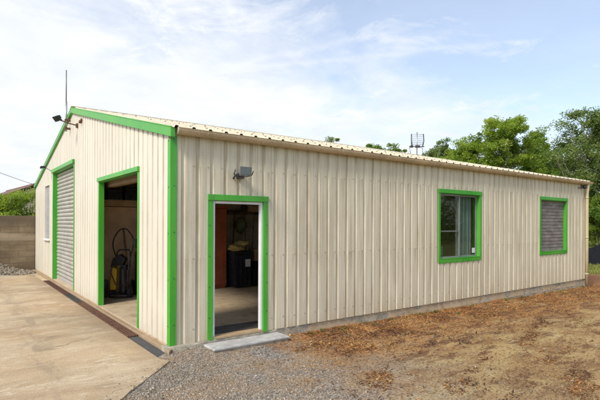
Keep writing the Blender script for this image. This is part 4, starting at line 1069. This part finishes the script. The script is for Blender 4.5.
for i in range(len(pts)-1):
    P0, P1, P2, P3 = (Vector(pts[max(i-1, 0)]), Vector(pts[i]), Vector(pts[i+1]), Vector(pts[min(i+2, len(pts)-1)]))
    for t in np.linspace(0, 1, 6)[:-1]: sp.append(tuple(.5*((2*P1) + (P2-P0)*t + (2*P0-5*P1+4*P2-P3)*t*t + (3*P1-P0-3*P2+P3)*t**3)))
m.tube(sp, .014, 8); m.build('hose', M['rubber'], pw)
m = MB(); m.tube([(.26, .03, 1.18), (.16, -.04, .62), (.12, -.06, .2)], .011, 6); m.box((.24, .0, 1.12), (.30, .06, 1.24)); m.build('lance', M['darksteel'], pw)
# dark bench with a blue drum next to it
bn = thing('workbench', 'dark workbench behind the right jamb of the gable doorway', 'workbench', (1.35, 4.55, 0))
m = MB(); m.box((-.32, -.25, .86), (.6, .25, .92)); m.build('bench_top', M['tool'], bn, bevel=.006)
for sx_ in (-.28, .55):
    for sy_ in (-.2, .2): m = MB(); m.box((sx_-.035, sy_-.035, 0), (sx_+.035, sy_+.035, .859)); m.build('leg', M['darksteel'], bn)
m = MB(); m.box((-.3, -.22, .25), (.57, .22, .29)); m.box((-.31, .17, .3), (.58, .2, .855)); m.build('shelf', M['black'], bn)
m = MB(); m.tube([(0, 0, 0), (0, 0, .03), (0, 0, .34), (0, 0, .40), (0, 0, .42)], [.13, .14, .14, .09, .05], 18); m.tube([(0, 0, .42), (0, 0, .47)], .035, 12)
bd = m.build('blue_drum', M['blue'], None, loc=(1.12, 4.45, .922)); tag(bd, 'dark blue plastic drum standing on the workbench in the gable doorway', 'drum')
# dark boxes on the shelf above
for k, (x, wd_, ht) in enumerate(((.62, .30, .24), (.98, .26, .30), (1.34, .34, .20))):
    m = MB(); m.box((-wd_/2, -.14, 0), (wd_/2, .14, ht)); m.box((-wd_/2-.008, -.15, ht*.8), (wd_/2+.008, .15, ht+.004))
    o = m.build('storage_box', M['blackgloss'], None, bevel=.008, loc=(x, 5.0, 2.087))
    tag(o, ['dark storage box on the shelf beam, above the washer hose', 'tallest dark storage box, middle of the shelf beam', 'low dark storage box at the right of the shelf beam'][k], 'box', 'boxes on the shelf beam')
# wardrobe, bin, sacks and tools seen through the side door
wb = thing('wooden_cupboard', 'tall red brown wooden cupboard just inside the side door at left', 'cupboard', (2.70, 4.35, 0))
m = MB(); m.box((-.42, -.02, .06), (.40, .5, 1.95)); m.box((-.40, .0, 0), (.38, .48, .06)); m.box((-.44, -.04, 1.951), (.42, .5, 2.0)); m.build('carcass', M['redwood'], wb, bevel=.005)
for x0_, x1_ in ((-.40, -.012), (-.008, .38)):
    m = MB(); m.box((x0_, -.042, .09), (x1_, -.021, 1.92)); m.box((x0_+.07, -.05, .2), (x1_-.07, -.0425, .95)); m.box((x0_+.07, -.05, 1.05), (x1_-.07, -.0425, 1.82)); dd_ = m.build('door', M['redwood'], wb, bevel=.006)
    m = MB(); xk = x1_-.05 if x0_ < -.1 else x0_+.05; m.ball((xk, -.062, 1.0), .018); m.build('knob', M['steel'], dd_)
bi = thing('plastic_bin', 'black plastic bin with a white label beside the red brown cupboard', 'bin', (3.40, 4.25, 0))
m = MB(); k = .27
a0 = [(-.24, -.22), (.24, -.22), (.24, .22), (-.24, .22)]
lo_ = [(x*.88, y*.88, .04) for x, y in a0]; hi_ = [(x, y, .84) for x, y in a0]
m.face(lo_[::-1]); m.face(hi_)
for i in range(4): j = (i+1) % 4; m.face([lo_[i], lo_[j], hi_[j], hi_[i]])
for x in (-.19, -.06, .06, .19): m.box((x-.008, -.226, .08), (x+.008, -.19, .80))
m.build('body', M['blackgloss'], bi, bevel=.012)
m = MB(); m.box((-.265, -.25, .841), (.265, .245, .885)); m.box((-.22, -.20, .886), (.22, .2, .90)); m.build('lid', M['black'], bi, bevel=.01)
m = MB(); m.box((.05, -.232, .52), (.19, -.2265, .70)); m.build('label', M['paper'], bi)
for xa in (-.18, .1): m = MB(); m.tube([(xa, .22, .06), (xa+.08, .22, .06)], .06, 12); m.build('wheel', M['rubber'], bi)
for k, (dx, dz, rx, rz_, lab) in enumerate(((-.08, .97, .20, .09, 'rumpled yellowish sack lying on the black bin lid'), (.10, 1.08, .17, .07, 'smaller yellowish sack piled on top of the other sack'))):
    m = MB(); m.ball((0, 0, 0), (rx, .19, rz_), 24, 14, 0, .45, 3+k); o = m.build('sack', M['sack'], None, loc=(3.40+dx, 4.22, dz)); tag(o, lab, 'sack', 'sacks on the bin')
m = MB(); m.box((3.3, 4.955, 1.80), (5.2, 4.995, 1.88))
for x in np.arange(3.45, 5.1, .22): m.tube([(x, 4.96, 1.84), (x, 4.86, 1.85)], .008, 6)
tag(m.build('tool_rail', M['tool']), 'wooden peg rail holding garden tools on the inner board wall', 'rail')
def tool(name, label, x, kind, tilt):
    t = thing(name, label, name.replace('_', ' '), (x, 4.90, 1.86), 0, 'garden tools on the peg rail'); t.rotation_euler.y = tilt
    m = MB(); m.tube([(0, 0, -1.2), (0, 0, .02)], .016, 8); m.build('handle', M['tool'], t)
    m = MB()
    if kind == 'rake':
        m.box((-.2, -.015, .02), (.2, .015, .05))
        for q in np.linspace(-.19, .19, 11): m.box((q-.005, -.07, .025), (q+.005, -.015, .04))
    elif kind == 'spade': m.prism([(-.09, -.008, .02), (.09, -.008, .02), (.10, -.008, .16), (.05, -.008, .29), (0, -.008, .32), (-.05, -.008, .29), (-.10, -.008, .16)], (0, .016, 0))
    elif kind == 'broom': m.box((-.18, -.03, .02), (.18, .03, .06)); m.prism([(-.18, -.03, .061), (.18, -.03, .061), (.2, -.035, .17), (-.2, -.035, .17)], (0, .06, 0))
    else: m.box((-.14, -.03, .03), (.05, .03, .06)); m.prism([(-.14, -.03, .03), (-.26, -.02, -.02), (-.24, -.02, -.06), (-.10, -.03, .0)], (0, .05, 0))
    m.build('head', M['darksteel'] if kind != 'broom' else M['rawwood'], t, bevel=.003)
tool('rake', 'rake hanging head up, leftmost on the peg rail', 3.62, 'rake', .03); tool('spade', 'spade hanging blade up between the rake and the broom', 3.92, 'spade', -.05)
tool('broom', 'broom hanging bristles up right of the spade', 4.22, 'broom', .06); tool('hoe', 'hoe hanging near the right end of the peg rail', 4.52, 'hoe', -.04)
m = MB(); m.box((-.3, -.22, 0), (.3, .22, .45)); m.prism([(-.3, -.22, .451), (.3, -.22, .451), (.24, -.16, .62), (-.22, -.16, .60)], (0, .34, 0)); o = m.build('dark_trunk', M['black'], None, bevel=.03, seg=3, loc=(4.1, 4.45, 0))
tag(o, 'dark lidded chest standing right of the black bin', 'chest')
# behind the sliding window
bt = thing('window_table', 'narrow table standing behind the sliding window', 'table', (5.95, .62, 0)); m = MB(); m.box((-.55, -.25, .84), (.6, .25, .88)); m.build('table_top', M['tool'], bt)
for sx_ in (-.5, .55):
    for sy_ in (-.2, .2): m = MB(); m.box((sx_-.03, sy_-.03, 0), (sx_+.03, sy_+.03, .839)); m.build('leg', M['tool'], bt)
m = MB(); m.box((-.2, -.14, 0), (.2, .14, .02)); m.box((-.2, -.14, .02), (.2, -.125, .22)); m.box((-.2, .125, .02), (.2, .14, .22)); m.box((-.2, -.125, .02), (-.185, .125, .22)); m.box((.185, -.125, .02), (.2, .125, .22))
tag(m.build('plastic_crate', M['greybucket'], None, bevel=.006, loc=(5.95, .46, .881)), 'green plastic crate behind the lower left pane of the sliding window', 'crate')
m = MB(); m.ball((0, 0, .16), (.2, .14, .17), 20, 12, 0, .35, 9); tag(m.build('cloth_bundle', simple('dull_red_cloth', (.22, .055, .03), .85, 0, .3, 6), None, loc=(6.0, .78, .88)), 'dull red cloth bundle behind the green crate inside the window', 'cloth')
m = MB(); m.tube([(0, 0, 0), (0, 0, .13)], [.06, .07], 16); tag(m.build('pot', M['paper'], None, loc=(6.25, .5, .881)), 'small white pot beside the green crate inside the window', 'pot')

# more of what lies about inside
m = MB(); m.tube([(.26*math.cos(t)*(1 - .012*t/6.28), .02*math.sin(t*3.1) - .004*t, .26*math.sin(t)*(1 - .012*t/6.28)) for t in np.linspace(0, 6.28*4, 90)], .014, 6)
tag(m.build('garden_hose', M['rubber'], None, loc=(1.42, 4.93, 1.45)), 'coiled dark hose hanging on the plywood by the workbench', 'hose')
for k, (x, y, hh, rr_, mt, lab) in enumerate(((.30, 4.62, .34, .13, 'grey', 'grey bucket behind the yellow tank of the pressure washer'), (1.02, 4.60, .30, .12, 'black', 'black bucket on the floor right of the pressure washer'))):
    m = MB(); m.tube([(0, 0, 0), (0, 0, hh), (0, 0, hh+.012)], [rr_*.78, rr_, rr_*1.05], 16); o = m.build('bucket', M[mt], None, loc=(x, y, 0)); tag(o, lab, 'bucket', 'buckets on the workshop floor')
    m = MB(); m.tube([(rr_*math.cos(t), 0, hh*.9 - rr_*.5*math.sin(t)) for t in np.linspace(0, math.pi, 12)], .005, 5); m.build('handle', M['steel'], o)
for k, (x, rot, L_, lab) in enumerate(((.20, .10, 1.75, 'long pole leaning on the plywood at the left of the gable doorway'), (.92, -.12, 1.45, 'shorter pole leaning on the plywood behind the pressure washer hose'))):
    m = MB(); m.tube([(0, -.28, 0), (rot*L_*.5, 0, L_)], .017, 7); tag(m.build('pole', M['tool'], None, loc=(x, 4.97, 0)), lab, 'pole', 'poles leaning on the plywood')
m = MB(); m.box((-.2, -.15, 0), (.2, .15, .3)); m.box((-.2, -.15, .301), (-.01, .15, .306)); m.box((.01, -.15, .301), (.2, .15, .306))
tag(m.build('cardboard_box', M['rawwood'], None, bevel=.004, loc=(4.05, 4.42, .625)), 'brown cardboard box on the dark chest right of the bin', 'box')
m = MB(); m.ball((0, 0, 0), (.16, .12, .20), 20, 12, 0, .5, 21); tag(m.build('work_coat', simple('faded_green_cloth', (.16, .19, .10), .9, 0, .3, 5), None, loc=(3.78, 4.84, 1.52)), 'faded green work coat bunched on the peg rail above the bin', 'coat')
# sparse weeds at the foot of the plinth
n = 34; wx = rng.uniform(2.2, 12.3, n); wy = -.05 - rng.exponential(.07, n)
C = np.stack([wx, wy, ground_z(wx, wy) + .02], -1)
tag(leaf_cloud('weeds', C, rng.uniform(.02, .055, n), 9, .022, M['weed'], None, np.clip(rng.normal(.5, .25, n), 0, 1), up=.2), kind='stuff')
